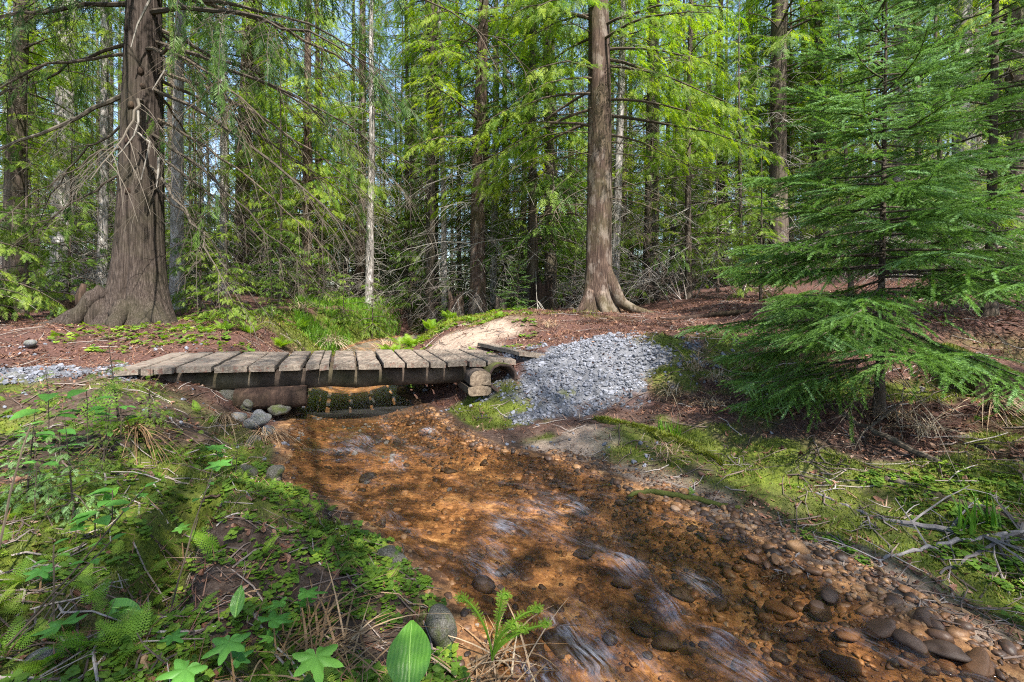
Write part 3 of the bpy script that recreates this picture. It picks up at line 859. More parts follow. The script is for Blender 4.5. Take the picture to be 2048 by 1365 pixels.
def trunk_geo(H, r, rng, sides=18, flare=.35, lean=0.0, rings=22, z0=-.25):
    z = np.concatenate([np.linspace(z0, 1.2, 9), np.linspace(1.2, H, rings)[1:]])
    ph = np.arange(sides) * 2 * np.pi / sides
    lob = 1 + .35 * np.sin(ph * 3 + rng.uniform(0, 6)) + .25 * np.sin(ph * 5 + rng.uniform(0, 6))
    V = []
    for zz in z:
        rr = r * np.maximum(1 - zz / H, .03) ** .75 if zz > 0 else r
        fl = flare * r * math.exp(-max(zz, -.1) / (.9 * r + .12)) * lob
        rad = rr * (1 + .05 * np.sin(ph * 4 + zz * .7) + rng.normal(0, .025, sides)) + fl
        V.append(np.stack([np.cos(ph) * rad + lean * zz + .03 * math.sin(zz * .6), np.sin(ph) * rad + .03 * math.cos(zz * .5), np.full(sides, zz)], -1))
    k = len(z); V = np.concatenate(V)
    i = np.arange(k - 1)[:, None] * sides; j = np.arange(sides)[None]
    Q = np.stack([i + j, i + (j + 1) % sides, i + sides + (j + 1) % sides, i + sides + j], -1).reshape(-1, 4)
    g = Geo(); g.add(V, Q); return g

def dead_branches(g, rng, n, zr, r, Lr, lean=0, e=(-.5, .25), twigs=6, rad=.0062, azr=(0, 6.28)):
    for _ in range(n):
        z = rng.uniform(*zr); az = rng.uniform(*azr); L = rng.uniform(*Lr)
        base = np.array([math.cos(az) * r * .8 + lean * z, math.sin(az) * r * .8, z])
        P = branch_path(base, az, L, rng.uniform(*e), rng.uniform(.1, .5), rng, 6, rng.normal(0, .3))
        ti = rng.random()
        tube(g, P, np.linspace(rad * (.6 + L * .3), rad * .3, 6), 4, ti, False)
        for _ in range(int(twigs * rng.uniform(.5, 1.3))):
            t = rng.uniform(.25, .95); o, d = along(P, np.array([t]))
            dd = rotz(d, np.array([rng.choice([-1, 1]) * rng.uniform(.4, 1.1)]))[0]; dd[2] += rng.uniform(-.7, .25)
            l2 = L * rng.uniform(.12, .38)
            tube(g, branch_path(o[0], math.atan2(dd[1], dd[0]), l2, dd[2] * .8, rng.uniform(0, .6), rng, 4), np.linspace(rad * .5, rad * .2, 4), 3, ti, False)

def conifer(seed, H, r, cb, Lmax, nb, e=.12, dr=.35, dens=6.0, slen=.27, dead=40, deadz=None, tm=FR, prof=1.25, tint0=.5, top=None, sides=14, lowtaper=5.0, flare=.35, drop=.22, dl=(.5, 1.8), zmax=None):
    """returns meshes of trunk, limbs, crown and dead branches"""
    rng = np.random.default_rng(seed)
    lean = rng.normal(0, .008)
    tr = trunk_geo(H, r, rng, sides, flare, lean)
    lim, sp, dg = Geo(), Sprays(), Geo()
    zs = cb + (H * .98 - cb) * np.sort(rng.random(nb) ** 1.15)
    az = np.cumsum(rng.uniform(1.6, 3.1, nb))
    for z, a in zip(zs, az):
        if zmax and z > zmax: continue
        t = (z - cb) / (H - cb)
        L = Lmax * (1 - t) ** prof * min(1, .5 + t * lowtaper) * rng.uniform(.55, 1.15)
        if L < .12: continue
        rr = r * max(1 - z / H, .03) ** .75
        base = np.array([math.cos(a) * rr * .6 + lean * z, math.sin(a) * rr * .6, z])
        P = branch_path(base, a, L, e + rng.normal(0, .12) + .25 * t, dr * rng.uniform(.6, 1.3), rng, 7, rng.normal(0, .15))
        tube(lim, P, np.linspace(.006 + .0085 * L, .003, 7), 5, rng.random(), False)
        foliate(P, L, sp, rng, dens=dens, slen=slen, tint0=tint0 + rng.normal(0, .1), drop=drop)
    cr = Geo(); sp.to(cr, tm)
    if dead:
        dead_branches(dg, rng, dead, deadz or (.4, cb + 1.5), r, dl, lean)
    return tr, lim, cr, dg

def tree_obj(name, geos, bark, leaf, dead='greytwig'):
    tr, lim, cr, dg = geos
    root = empty(name)
    if lim.n: tr.join(lim)
    tr.build('trunk', M[bark], root, smooth=True)
    if cr.n: cr.build('crown', M[leaf], root)
    if dg.n: dg.build('dead_branches', M[dead], root)
    return root

# kinds of tree, each built once
PROTO = {
    'hemlock': tree_obj('hemlock_tree', conifer(11, 17, .17, 2.5, 2.4, 140, dens=8, slen=.18, drop=.12, tint0=.55, dead=70), 'redbark', 'hemlock'),
    'tall': tree_obj('hemlock_tree', conifer(12, 20, .2, 3.6, 2.5, 130, dens=8, slen=.19, drop=.12, dead=95, tint0=.5, dl=(.5, 2.2)), 'darkbark', 'hemlock'),
    'bright': tree_obj('cedar_tree', conifer(13, 15, .14, 1.9, 2.5, 130, e=.2, dr=.4, dens=8, tm=FR, slen=.2, drop=.2, tint0=.75, dead=50), 'redbark', 'hemlock'),
    'pole': tree_obj('pole_tree', conifer(14, 18, .1, 5.5, 1.7, 80, dens=7, slen=.2, dead=130, deadz=(.6, 7), tint0=.5, dl=(.4, 1.5)), 'greybark', 'hemlock'),
    'snag': tree_obj('grey_fir', conifer(15, 22, .2, 7.5, 2.4, 80, dens=7, slen=.2, dead=170, deadz=(.8, 9), tint0=.45, dl=(.6, 2.2)), 'greybark', 'cedar'),
    'thin': tree_obj('young_hemlock', conifer(16, 9, .06, .8, 1.4, 100, dens=9, slen=.15, dead=40, tint0=.5), 'darkbark', 'sapling'),
    'sapling': tree_obj('hemlock_sapling', conifer(17, 3.2, .025, .25, .9, 52, dens=12, slen=.105, dead=8, deadz=(.1, .6), dl=(.2, .6), tint0=.6, flare=.1, tm=FRF), 'darkbark', 'sapling', 'twig'),
    'seedling': tree_obj('hemlock_sapling', conifer(18, 1.5, .013, .1, .6, 34, dens=16, slen=.075, dead=0, tint0=.65, flare=.1, tm=FRF), 'darkbark', 'sapling', 'twig'),
    'darkpole': tree_obj('pole_tree', conifer(21, 19, .085, 6.5, 1.5, 70, dens=7, slen=.2, dead=70, deadz=(1.2, 8), tint0=.5, dl=(.3, 1.2)), 'darkbark', 'hemlock'),
    'shade': tree_obj('hemlock_tree', conifer(19, 15, .07, 4.6, 2.5, 60, dens=5.5, dead=0, tint0=.5), 'darkbark', 'hemlock'),  # unseen kind added to cast dapple, thin-stemmed so trunk shadows stay faint
}
_used = set()
def plant(kind, px, D, scale, label, cat, group, rz=None, rng=[np.random.default_rng(5)], name=None, sink=0.0, xy=None):
    p = on(px, D) if xy is None else np.array([xy[0], xy[1], gh(*xy)])
    o = PROTO[kind]
    if kind in _used: o = copy_tree(o)
    _used.add(kind)
    if name: o.name = name
    o.location = (p[0], p[1], p[2] - sink); o.scale = (scale,) * 3
    o.rotation_euler = (rng[0].normal(0, .012), rng[0].normal(0, .012), rng[0].uniform(0, 6.28) if rz is None else rz)
    tag(o, label, cat, group)
    return o

# ---------------------------------------------------------------- the wide old cedar on the left
rng = np.random.default_rng(101)
LC = on(277, 7.0); LC[2] = .2
lc = empty('cedar_tree', tuple(LC))
tag(lc, 'massive old cedar with fibrous bark, flared base and long bare drooping branches', 'tree')
sides, zs = 140, np.concatenate([np.linspace(-.2, 1.3, 40), np.linspace(1.3, 15, 90)[1:]])
ph = np.arange(sides) * 2 * np.pi / sides
V = []
ridge = np.cumsum(rng.normal(0, .5, sides)); ridge = np.array([rng.normal(0, 1) for _ in range(sides)])
for z in zs:
    r = .3 - .0205 * z if z < 9 else .1155 * max(15 - z, .2) / 6
    lobes = .25 * np.maximum(0, np.cos(ph - (-.15))) ** 3 + .24 * np.maximum(0, np.cos(ph - 3.4)) ** 3 + .2 * np.maximum(0, np.cos(ph - 4.35)) ** 6 + .2 * np.maximum(0, np.cos(ph - 5.4)) ** 6 + .2 * np.maximum(0, np.cos(ph - 1.6)) ** 3
    fl = lobes * math.exp(-max(z, 0) / .4) * .85 + .06 * math.exp(-max(z, 0) / .9)
    groove = -.075 * np.exp(-((ph - 4.88) / .09) ** 2) * math.exp(-max(z - .1, 0) / 1.5)
    rd = .008 * np.sin(ph * 34 + .5 * np.sin(z * .5)) * (vn(ph * 5, np.full(sides, z * .8), 3)) + .007 * ridge * (.5 + .5 * vn(np.arange(sides) * .8, np.full(sides, z * .5), 9))
    rad = r + fl + groove + rd
    V.append(np.stack([np.cos(ph) * rad + .018 * z, np.sin(ph) * rad, np.full(sides, z)], -1))
V = np.concatenate(V); k = len(zs)
i = np.arange(k - 1)[:, None] * sides; j = np.arange(sides)[None]
g = Geo(); g.add(V, np.stack([i + j, i + (j + 1) % sides, i + sides + (j + 1) % sides, i + sides + j], -1).reshape(-1, 4))
g.build('trunk', M['cedarbark'], lc, smooth=True)
# surface roots
for P, R in [
    ([(-.3, -.2, .32), (-.55, -.25, .2), (-.85, -.3, .04), (-1.2, -.38, -.05), (-1.55, -.45, -.14)], [.17, .14, .1, .07, .03]),
    ([(-.25, -.3, .5), (-.42, -.42, .28), (-.52, -.5, .06), (-.6, -.62, -.12)], [.12, .1, .09, .05]),
    ([(.3, -.2, .25), (.55, -.3, .06), (.8, -.38, -.1)], [.15, .1, .05]),
    ([(.05, -.33, .3), (.1, -.52, .08), (.14, -.72, -.1)], [.12, .1, .05])]:
    g = Geo(); P = np.array(P); t = np.linspace(0, 1, 14)
    PP = np.stack([np.interp(t, np.linspace(0, 1, len(P)), P[:, q]) for q in range(3)], -1) + rng.normal(0, .008, (14, 3))
    tube(g, PP, np.interp(t, np.linspace(0, 1, len(R)), R) * (1 + rng.normal(0, .05, 14)), 14)
    g.build('root', M['cedarbark'], lc, smooth=True)
# an old mossy burl at the foot
g = Geo(); V, Q, T = ico(4, 91, 1.25, .22); V = V * (1 + .12 * (fbm(V[:, 0] * 5 + V[:, 2] * 3, V[:, 1] * 5 + V[:, 2] * 4, 5, 4) - .5)[:, None] * 2)
g.add(V * [.2, .17, .3] + [-.3, -.33, .12], Q, T)
M['stumpgrey'] = bark_mat('weathered_burl', (.018, .014, .011), (.06, .05, .042), (.13, .12, .105), (7, 7, 2), .5, (.08, .09, .02))
o = g.build('burl', M['cedarbark'], lc, smooth=True)
# splinter of rotten wood sticking out to the left
g = Geo(); 
tube(g, [(-.5, -.35, .2), (-.52, -.36, .42), (-.5, -.33, .6)], [.07, .06, .03], 8)

g.build('rotten_splinter', M['stumpwood'], lc, smooth=True)
# knots on the bark
for z, a in ((3.1, 4.75), (2.6, 4.7), (3.6, 5.25), (4.2, 4.3), (1.9, 4.75), (3.4, 5.35)):
    g = Geo(); r = .3 - .0205 * z
    V, Q, T = ico(2, int(z * 10), 1, .15)
    c = np.array([math.cos(a) * r * .98 + .018 * z, math.sin(a) * r * .98, z])
    g.add(V * [.045, .04, .055] + c, Q, T); g.build('knot', M['stumpwood'], lc, smooth=True)
# bare branches, arching out and down, each with fine twigs
def bare_branch(z, az, L, e, dr, rad, mat='twig_dark', tw=16, green=0.0, name='branch'):
    r = .3 - .0205 * z
    base = np.array([math.cos(az) * r * .9 + .018 * z, math.sin(az) * r * .9, z])
    P = branch_path(base, az, L, e, dr, rng, 12, rng.normal(0, .12))
    P[2:-1] += rng.normal(0, .02, (9, 3))
    g = Geo(); ti = rng.uniform(.2, .8)
    tube(g, P, np.linspace(rad, .004, 12), 6, ti, False)
    sp = Sprays()
    for _ in range(tw):
        t = rng.uniform(.12, .98); o, d = along(P, np.array([t]))
        sgn = rng.choice([-1, 1]); dd = rotz(d, np.array([sgn * rng.uniform(.5, 1.3)]))[0]; dd[2] -= rng.uniform(0, .9)
        l2 = L * rng.uniform(.12, .36) * (1.1 - .5 * t)
        Q = branch_path(o[0], math.atan2(dd[1], dd[0]), l2, dd[2] * .7, rng.uniform(.2, 1.0), rng, 7)
        tube(g, Q, np.linspace(.0055, .002, 7), 3, ti, False)
        for _ in range(5):
            o2, d2 = along(Q, np.array([rng.uniform(.2, .95)])); a2 = math.atan2(d2[0, 1], d2[0, 0]) + rng.choice([-1, 1]) * rng.uniform(.4, 1.1)
            tube(g, branch_path(o2[0], a2, l2 * rng.uniform(.2, .5), d2[0, 2] * .6 - .2, .4, rng, 4), np.linspace(.0032, .0016, 4), 3, ti, False)
        if green and rng.random() < green:
            foliate(Q, l2, sp, rng, bl_k=.3, dens=9, slen=.17, t0=.2, drop=.5, tint0=.35)
    b = g.build(name, M[mat], lc)
    if sp.o:
        gg = Geo(); sp.to(gg, FRH); gg.build('foliage', M['cedar'], b)
R_ = math.radians
for z, a, L, e, dr, rad in [
    # to the photo's right, long arcs
    (4.75, -8, 3.6, -.05, .28, .035), (4.5, -25, 4.2, -.15, .25, .04), (4.1, -5, 3.9, -.35, .15, .036), (3.95, -40, 3.2, -.3, .25, .03), (3.7, 5, 3.4, -.3, .3, .032),
    (3.4, -15, 3.8, -.45, .2, .034), (3.2, -55, 2.4, -.3, .4, .022), (3.0, -2, 2.6, -.45, .35, .026), (2.75, -22, 2.8, -.5, .3, .026), (2.45, 8, 1.9, -.55, .4, .022),
    (2.3, -30, 2.3, -.6, .25, .02), (2.0, -10, 1.6, -.7, .4, .018), (4.9, 20, 4.4, .0, .3, .036), (4.35, 35, 3.6, -.2, .3, .03), (3.6, 30, 3.0, -.3, .3, .026),
    (5.2, -15, 4.8, .0, .3, .04), (5.5, 5, 5.2, .05, .3, .04), (5.9, -30, 4.6, .1, .35, .036),
    # to the left
    (4.65, 188, 3.2, -.12, .1, .036), (4.1, 175, 2.8, -.12, .25, .028), (3.35, 190, 2.3, -.6, .1, .035), (3.9, 205, 2.2, -.35, .3, .022), (3.0, 170, 1.9, -.5, .3, .02),
    (2.2, 195, 1.3, -.7, .2, .018), (2.55, 215, 1.2, -.6, .4, .015), (5.2, 180, 3.4, .0, .25, .034), (5.6, 160, 3.0, .05, .3, .03), (4.9, 210, 2.6, -.1, .4, .026), (5.3, 230, 2.4, 0, .5, .024),
    # towards and away from the camera
    (5.4, -80, 2.2, .0, .6, .026), (5.0, 262, 1.8, -.1, .7, .022), (4.4, 80, 2.4, -.2, .4, .024), (3.6, 100, 2.2, -.3, .4, .022), (5.6, 285, 2.6, .05, .5, .028)]:
    bare_branch(z, R_(a), L, e, dr, rad, tw=20 if L > 2.4 else 12, green=.18 if z > 3.8 else .05, mat='limb' if rng.random() < .35 else 'twig_dark')
# pale dead stubs hanging down the front of the trunk
for Pp in ([(276, 222), (277, 245), (268, 272), (248, 298), (222, 325)], [(270, 262), (300, 285), (292, 320), (282, 360)], [(318, 315), (316, 350), (313, 375)], [(300, 0), (275, 50), (262, 95)], [(352, 90), (330, 140), (305, 180)]):
    g = Geo(); P = np.array([at(px, py, 6.62 - .03 * q) for q, (px, py) in enumerate(Pp)]) - LC
    tube(g, P, np.linspace(.017, .006, len(P)), 6, .6); g.build('dead_stub', M['greytwig'], lc)
# high crown above the frame edge
sp, lim = Sprays(), Geo()
for z in np.linspace(5.6, 14.6, 62):
    a = rng.uniform(0, 6.28); L = 3.4 * (1 - (z - 5.6) / 9.4) ** .7 * rng.uniform(.6, 1.1) + .3
    P = branch_path(np.array([.018 * z, 0, z]), a, L, .1, .35, rng, 7)
    tube(lim, P, np.linspace(.008 + .009 * L, .004, 7), 5, .5, False)
    foliate(P, L, sp, rng, dens=4.5, slen=.32, t0=.3, drop=.4, tint0=.45)
g = Geo(); sp.to(g, FRH); g.build('crown', M['cedar'], lc); lim.build('limbs', M['limb'], lc)

# ---------------------------------------------------------------- the main tree on the right of the path
rng = np.random.default_rng(202)
LR = on(1196, 8.4)
rt = empty('hemlock_tree', tuple(LR))
tag(rt, 'tall reddish-barked hemlock whose thick root flares down onto the needle path', 'tree')
trunk_geo(17, .225, rng, 40, .5, -.0).build('trunk', M['redbark'], rt, smooth=True)
for P, R in [([(.1, -.05, .75), (.24, -.08, .42), (.38, -.1, .16), (.62, -.14, .04), (.95, -.2, -.03)], [.12, .13, .1, .07, .03]),
             ([(-.12, -.08, .35), (-.26, -.14, .1), (-.42, -.2, -.06)], [.12, .09, .04]), ([(0, -.15, .3), (.05, -.33, .03), (.1, -.5, -.08)], [.12, .08, .04])]:
    g = Geo(); P = np.array(P); t = np.linspace(0, 1, 12)
    PP = np.stack([np.interp(t, np.linspace(0, 1, len(P)), P[:, q]) for q in range(3)], -1)
    tube(g, PP, np.interp(t, np.linspace(0, 1, len(R)), R), 12); g.build('root', M['redbark'], rt, smooth=True)
lim, sp = Geo(), Sprays()
for q in range(100):
    z = 3.1 + 13.4 * (q / 100) ** 1.05; a = rng.uniform(0, 6.28) if q > 6 else [0.2, 3.3, 2.9, .1, 3.0, -.3, 3.5][q]
    L = 2.7 * (1 - (z - 1.9) / 15.5) ** .7 * rng.uniform(.55, 1.1)
    P = branch_path(np.array([0, 0, z]), a, L, rng.normal(-.05, .15), .3, rng, 7)
    tube(lim, P, np.linspace(.01 + .0085 * L, .004, 7), 6, rng.random() * .6, False)
    foliate(P, L, sp, rng, dens=8, slen=.18, t0=.4 if z < 4 else .2, tint0=.55, drop=.12)
g = Geo(); sp.to(g, FR); g.build('crown', M['hemlock'], rt); lim.build('limbs', M['limb'], rt)
g = Geo(); dead_branches(g, rng, 46, (1.2, 6), .2, (.5, 2.3), 0, (-.3, .25), 6, .008, (-.9, 4.0)); g.build('dead_branches', M['limb'], rt)

# ---------------------------------------------------------------- named trees of the middle distance
for a in [
    ('hemlock', 955, 10.6, 1.0, 'leaning reddish hemlock left of the twin trunks, over the upstream bank'),
    ('thin', 1072, 10.8, 1.75, 'thinner dark trunk of the pair growing from the black stump'),
    ('tall', 1102, 11.0, .72, 'stouter dark trunk of the pair growing from the black stump'),
    ('pole', 1232, 10.8, 1.0, 'slim reddish trunk close behind the tall root-flared hemlock'),
    ('tall', 1297, 11.2, .9, 'straight dark conifer right of the root-flared hemlock'),
    ('thin', 1376, 10.2, 1.2, 'thin dark-stemmed conifer at the back edge of the needle path'),
    ('bright', 870, 14.5, 1.0, 'sunlit yellow-green cedar behind the grassy upstream bend'),
    ('bright', 610, 12.5, .95, 'sunlit bushy cedar between the old cedar and the stream'),
    ('hemlock', 720, 15.5, 1.0, 'bright hemlock in the sunny gap above the upstream water'),
    ('bright', 1010, 17, 1.1, 'tall bright cedar under the patch of open sky'),
    ('snag', 740, 12.6, .55, 'pale grey dead-branched trunk standing over the green grass'),
    ('pole', 990, 12.8, 1.0, 'whitish slender trunk behind the leaning reddish hemlock'),
    ('pole', 890, 12.0, .8, 'thin whitish stem left of the leaning reddish hemlock'),
    ('snag', 352, 9.6, .62, 'leaning grey trunk just right of the massive old cedar'),
    ('snag', 120, 13.0, 1.25, 'thick pale grey trunk behind the old cedar, far left'),
    ('pole', 205, 9.8, .9, 'reddish thin stem left of the massive old cedar'),
    ('pole', 445, 12.6, 1.0, 'pale slender trunk behind the bare cedar branches'),
    ('pole', 505, 14.5, 1.2, 'grey pole trunk in the twiggy thicket left of the stream'),
    ('tall', 1555, 11.5, 1.1, 'stout dark trunk behind the young spruce, nearest of the shaded ones'),
    ('hemlock', 1642, 12.0, .85, 'sunlit pinkish trunk behind the young spruce'),
    ('pole', 1800, 10.5, 1.1, 'slim sunlit trunk above the top of the young spruce'),
    ('snag', 1925, 9.5, .95, 'big light grey trunk at the right, half hidden by spruce boughs'),
    ('tall', 2030, 9.0, .9, 'dark conifer cut by the right edge of the photo'),
    ('hemlock', 1440, 14.0, .8, 'shaded hemlock where the needle path leaves the clearing'),
    ('tall', 30, 9.0, .8, 'dark hemlock at the far left edge, behind the gravel path'),
    ('hemlock', -60, 10.5, 1.0, 'bushy hemlock at the left edge, in front of the pale grey trunk'),
]: plant(*a[:4], a[4], 'tree', 'conifers around the clearing')
# saplings under them
for a in [
    ('sapling', 455, 6.3, .55, 'dark feathery hemlock sapling on the bank behind the bridge planks'),
    ('sapling', 545, 7.9, .45, 'feathery hemlock sapling between the bridge and the grass'),
    ('sapling', 405, 8.6, .9, 'bushy hemlock sapling right of the old cedar roots'),
    ('seedling', 690, 10.8, 1.0, 'little blue-green sapling beside the green grass'),
    ('seedling', 742, 11.2, 1.2, 'bright pointed sapling in front of the pale grey trunk'),
    ('sapling', 640, 11.8, .9, 'bright sapling above the dry white grass tuft'),
    ('sapling', 60, 7.6, 1.1, 'leafy sapling left of the old cedar with low sweeping boughs'),
    ('sapling', -40, 6.6, 1.1, 'sapling at the left edge above the needle-strewn path'),
    ('sapling', 140, 9.2, 1.25, 'sapling half hidden behind the old cedar roots'),
    ('sapling', 905, 11.4, .7, 'low sapling by the reddish broken stump'),
    ('sapling', 1040, 13.5, .9, 'sapling in the gap left of the black stump'),
    ('sapling', 1160, 13.0, .9, 'sapling behind the tall root-flared hemlock'),
    ('sapling', 1520, 8.2, .9, 'shaded sapling at the right end of the needle path'),
    ('sapling', 1980, 6.5, .9, 'shaded sapling on the slope behind the mossy log'),
    ('thin', 1700, 7.6, .62, 'young hemlock directly behind the blue-green spruce'),
    ('thin', 1880, 6.6, .6, 'young hemlock behind the right boughs of the spruce'),
    ('thin', 1480, 9.4, .7, 'young hemlock left of and behind the spruce'),
    ('thin', 560, 10.5, .62, 'young hemlock among the bare drooping cedar branches'),
    ('thin', 820, 12.8, .75, 'young bright hemlock over the upstream water'),
]: plant(*a[:4], a[4], 'sapling', 'young conifers of the understory')

# ---------------------------------------------------------------- the crowd of forest trees behind
rng = np.random.default_rng(404)
pts = []
tries = 0
while len(pts) < 62 and tries < 6000:
    tries += 1
    y = 12 + 30 * rng.random() ** .8; x = rng.uniform(-1.15, 1.15) * (y + 3)
    if y < 15 and abs(x + 2) < 4: continue
    if -.12 < x / y + .0 < .07 and y < 20: continue
    if min([math.hypot(x - a, y - b) for a, b in pts] + [9]) < 2.0 + .03 * y: continue
    pts.append((x, y))
WORDS = dict(hemlock=('bushy green hemlock', 'tree'), tall=('tall dark hemlock', 'tree'), bright=('yellow-green cedar', 'tree'), pole=('slender bare grey trunk', 'tree'), snag=('big grey dead-branched trunk', 'tree'), thin=('thin young hemlock', 'tree'))
def where(x, y):
    px = CX + F * x / y
    for lim_, s in ((120, 'at the far left'), (330, 'behind the massive old cedar'), (520, 'behind the bare drooping cedar branches'), (700, 'in the thicket left of the green grass'), (880, 'beyond the upstream water'),
                    (1040, 'beyond the reddish stump'), (1160, 'behind the twin trunks'), (1290, 'behind the root-flared hemlock'), (1450, 'behind the back of the needle path'), (1650, 'behind the spruce tips on the left'), (1850, 'behind the young spruce'), (9999, 'up the right-hand slope')):
        if px < lim_: return s
cnt = {}
ORD = ['nearest', 'second', 'third', 'fourth', 'fifth', 'sixth', 'seventh', 'eighth', 'ninth', 'tenth', 'eleventh', 'twelfth', 'thirteenth', 'fourteenth']
for x, y in sorted(pts, key=lambda p: p[1]):
    px = CX + F * x / y
    w = [.3, .2, .18, .2, .06, .06] if px < 1150 else [.28, .3, .06, .22, .08, .06]
    kind = ['hemlock', 'tall', 'bright', 'pole', 'snag', 'thin'][rng.choice(6, p=w)]
    k = (kind, where(x, y)); c = cnt.get(k, 0); cnt[k] = c + 1
    lab = f'{WORDS[kind][0]} {where(x, y)}, {ORD[min(c, 13)]} in depth'
    plant(kind, 0, 0, rng.uniform(.8, 1.25), lab, WORDS[kind][1], 'forest trees in the background', xy=(x, y))
pts2 = []
while len(pts2) < 150:
    y = 13.5 + 44 * rng.random() ** 1.3; x = rng.uniform(-1.1, 1.1) * (y + 2)
    if min([math.hypot(x - a, y - b) for a, b in pts2] + [9]) < 1.8 or (560 < CX + F * x / y < 830 and y < 16): continue
    pts2.append((x, y))
for x, y in sorted(pts2, key=lambda p: p[1]):
    kind = 'bright' if rng.random() < .6 else 'thin'
    k = ('low' + kind, where(x, y)); c = cnt.get(k, 0); cnt[k] = c + 1
    nm = 'low-branched yellow-green cedar' if kind == 'bright' else 'low-branched young hemlock'
    plant(kind, 0, 0, rng.uniform(.45, .85) if kind == 'bright' else rng.uniform(.8, 1.4), f'{nm} {where(x, y)}, {ORD[min(c, 13)]} in depth', 'tree', 'low-branched trees filling the background', xy=(x, y))
for q in range(60):
    y = rng.uniform(10.5, 24); x = rng.uniform(-1.05, 1.05) * y
    if abs(x + 2.2) < 2.2 and y < 13: continue
    k = ('sap', where(x, y)); c = cnt.get(k, 0); cnt[k] = c + 1
    plant('sapling', 0, 0, rng.uniform(.7, 1.5), f'green understory sapling {where(x, y)}, {ORD[min(c, 13)]} in depth', 'sapling', 'understory saplings in the background', xy=(x, y))
# trees added out of view, behind and beside the camera, to dapple the light
for q, (x, y, s) in enumerate([(-2.6, -3.6, 1.0), (4.1, -5.4, 1.1), (.6, -6.5, 1.15), (5.2, -1.0, 1.0), (-5.6, -.6, 1.0), (6.4, 3.2, 1.0), (-6.6, 3.4, 1.0), (1.02, -2.9, .9), (3.0, -1.1, .75), (.95, -1.5, .8)]):
    plant('shade', 0, 0, s, 'high-crowned hemlock added out of view to dapple the light', 'tree', 'hemlocks added out of view for shade', xy=(x, y))

pts3 = []
while len(pts3) < 70:
    y = 10.8 + 20 * rng.random(); x = rng.uniform(-.5, 1.0) * y if rng.random() < .75 else rng.uniform(-1.05, 0) * y
    if min([math.hypot(x - a, y - b) for a, b in pts3] + [9]) < .8 or (560 < CX + F * x / y < 800 and y < 14): continue
    pts3.append((x, y))
for x, y in sorted(pts3, key=lambda p: p[1]):
    k = ('dp', where(x, y)); c = cnt.get(k, 0); cnt[k] = c + 1
    plant('darkpole', 0, 0, rng.uniform(.6, 1.25), f'slim straight dark trunk {where(x, y)}, {ORD[min(c, 13)]} in depth', 'tree', 'slim dark trunks in the background', xy=(x, y))
for q in range(26):
    y = rng.uniform(17, 32); px = rng.uniform(540, 860) if q % 2 else rng.uniform(980, 1320); x = (px - CX) / F * y
    k = ('gap', where(x, y)); c = cnt.get(k, 0); cnt[k] = c + 1
    plant('sapling', 0, 0, rng.uniform(1.6, 2.6), f'sunlit leafy young tree {where(x, y)}, {ORD[min(c, 13)]} in depth', 'sapling', 'sunlit young trees filling the gaps', xy=(x, y))
# twiggy dead brush between the trunks
def brush_tree(seed):
    r = np.random.default_rng(seed); g = Geo()
    for q in range(9):
        a = r.uniform(0, 6.28); b = np.array([math.cos(a) * .25 * r.random(), math.sin(a) * .25 * r.random(), -.05]); L = r.uniform(.6, 1.7)
        P = branch_path(b, a, L * r.uniform(.3, .9), r.uniform(.6, 2.2), r.uniform(.1, .8), r, 8); ti = r.random()
        tube(g, P, np.linspace(.008, .002, 8), 4, ti, False)
        for _ in range(12):
            o, d = along(P, np.array([r.uniform(.15, .97)])); dd = rotz(d, np.array([r.choice([-1, 1]) * r.uniform(.4, 1.4)]))[0]
            l2 = L * r.uniform(.12, .4); Q = branch_path(o[0], math.atan2(dd[1], dd[0]), l2, r.uniform(-.4, .6), r.uniform(0, .6), r, 5)
            tube(g, Q, np.linspace(.004, .0015, 5), 3, ti, False)
            for _ in range(3):
                o2, d2 = along(Q, np.array([r.uniform(.2, .95)])); a2 = math.atan2(d2[0, 1], d2[0, 0]) + r.choice([-1, 1]) * r.uniform(.4, 1.1)
                tube(g, branch_path(o2[0], a2, l2 * .4, r.normal(0, .4), .3, r, 3), np.linspace(.0025, .0013, 3), 3, ti, False)
    return g
BR = [brush_tree(s).mesh('dead_shrub', M['greytwig' if s % 2 else 'twig']) for s in range(5)]
rng = np.random.default_rng(505); cnt = {}
for q in range(80):
    y = rng.uniform(9.6, 18); px = rng.uniform(-40, 2080); x = (px - CX) / F * y
    if 560 < px < 800 and y < 12.8: continue
    if 830 < px < 1260 and y < 10.5: continue
    k = where(x, y); c = cnt.get(k, 0); cnt[k] = c + 1
    if c > 13: continue
    o = bpy.data.objects.new('dead_shrub', BR[q % 5]); COL.objects.link(o); o.location = (x, y, gh(x, y)); s = rng.uniform(.8, 1.6); o.scale = (s, s, s * rng.uniform(.8, 1.3)); o.rotation_euler = (0, 0, rng.uniform(0, 6.28))
    tag(o, f'leafless twiggy shrub {k}, {ORD[c]} in depth', 'shrub', 'dead twiggy shrubs under the trees')

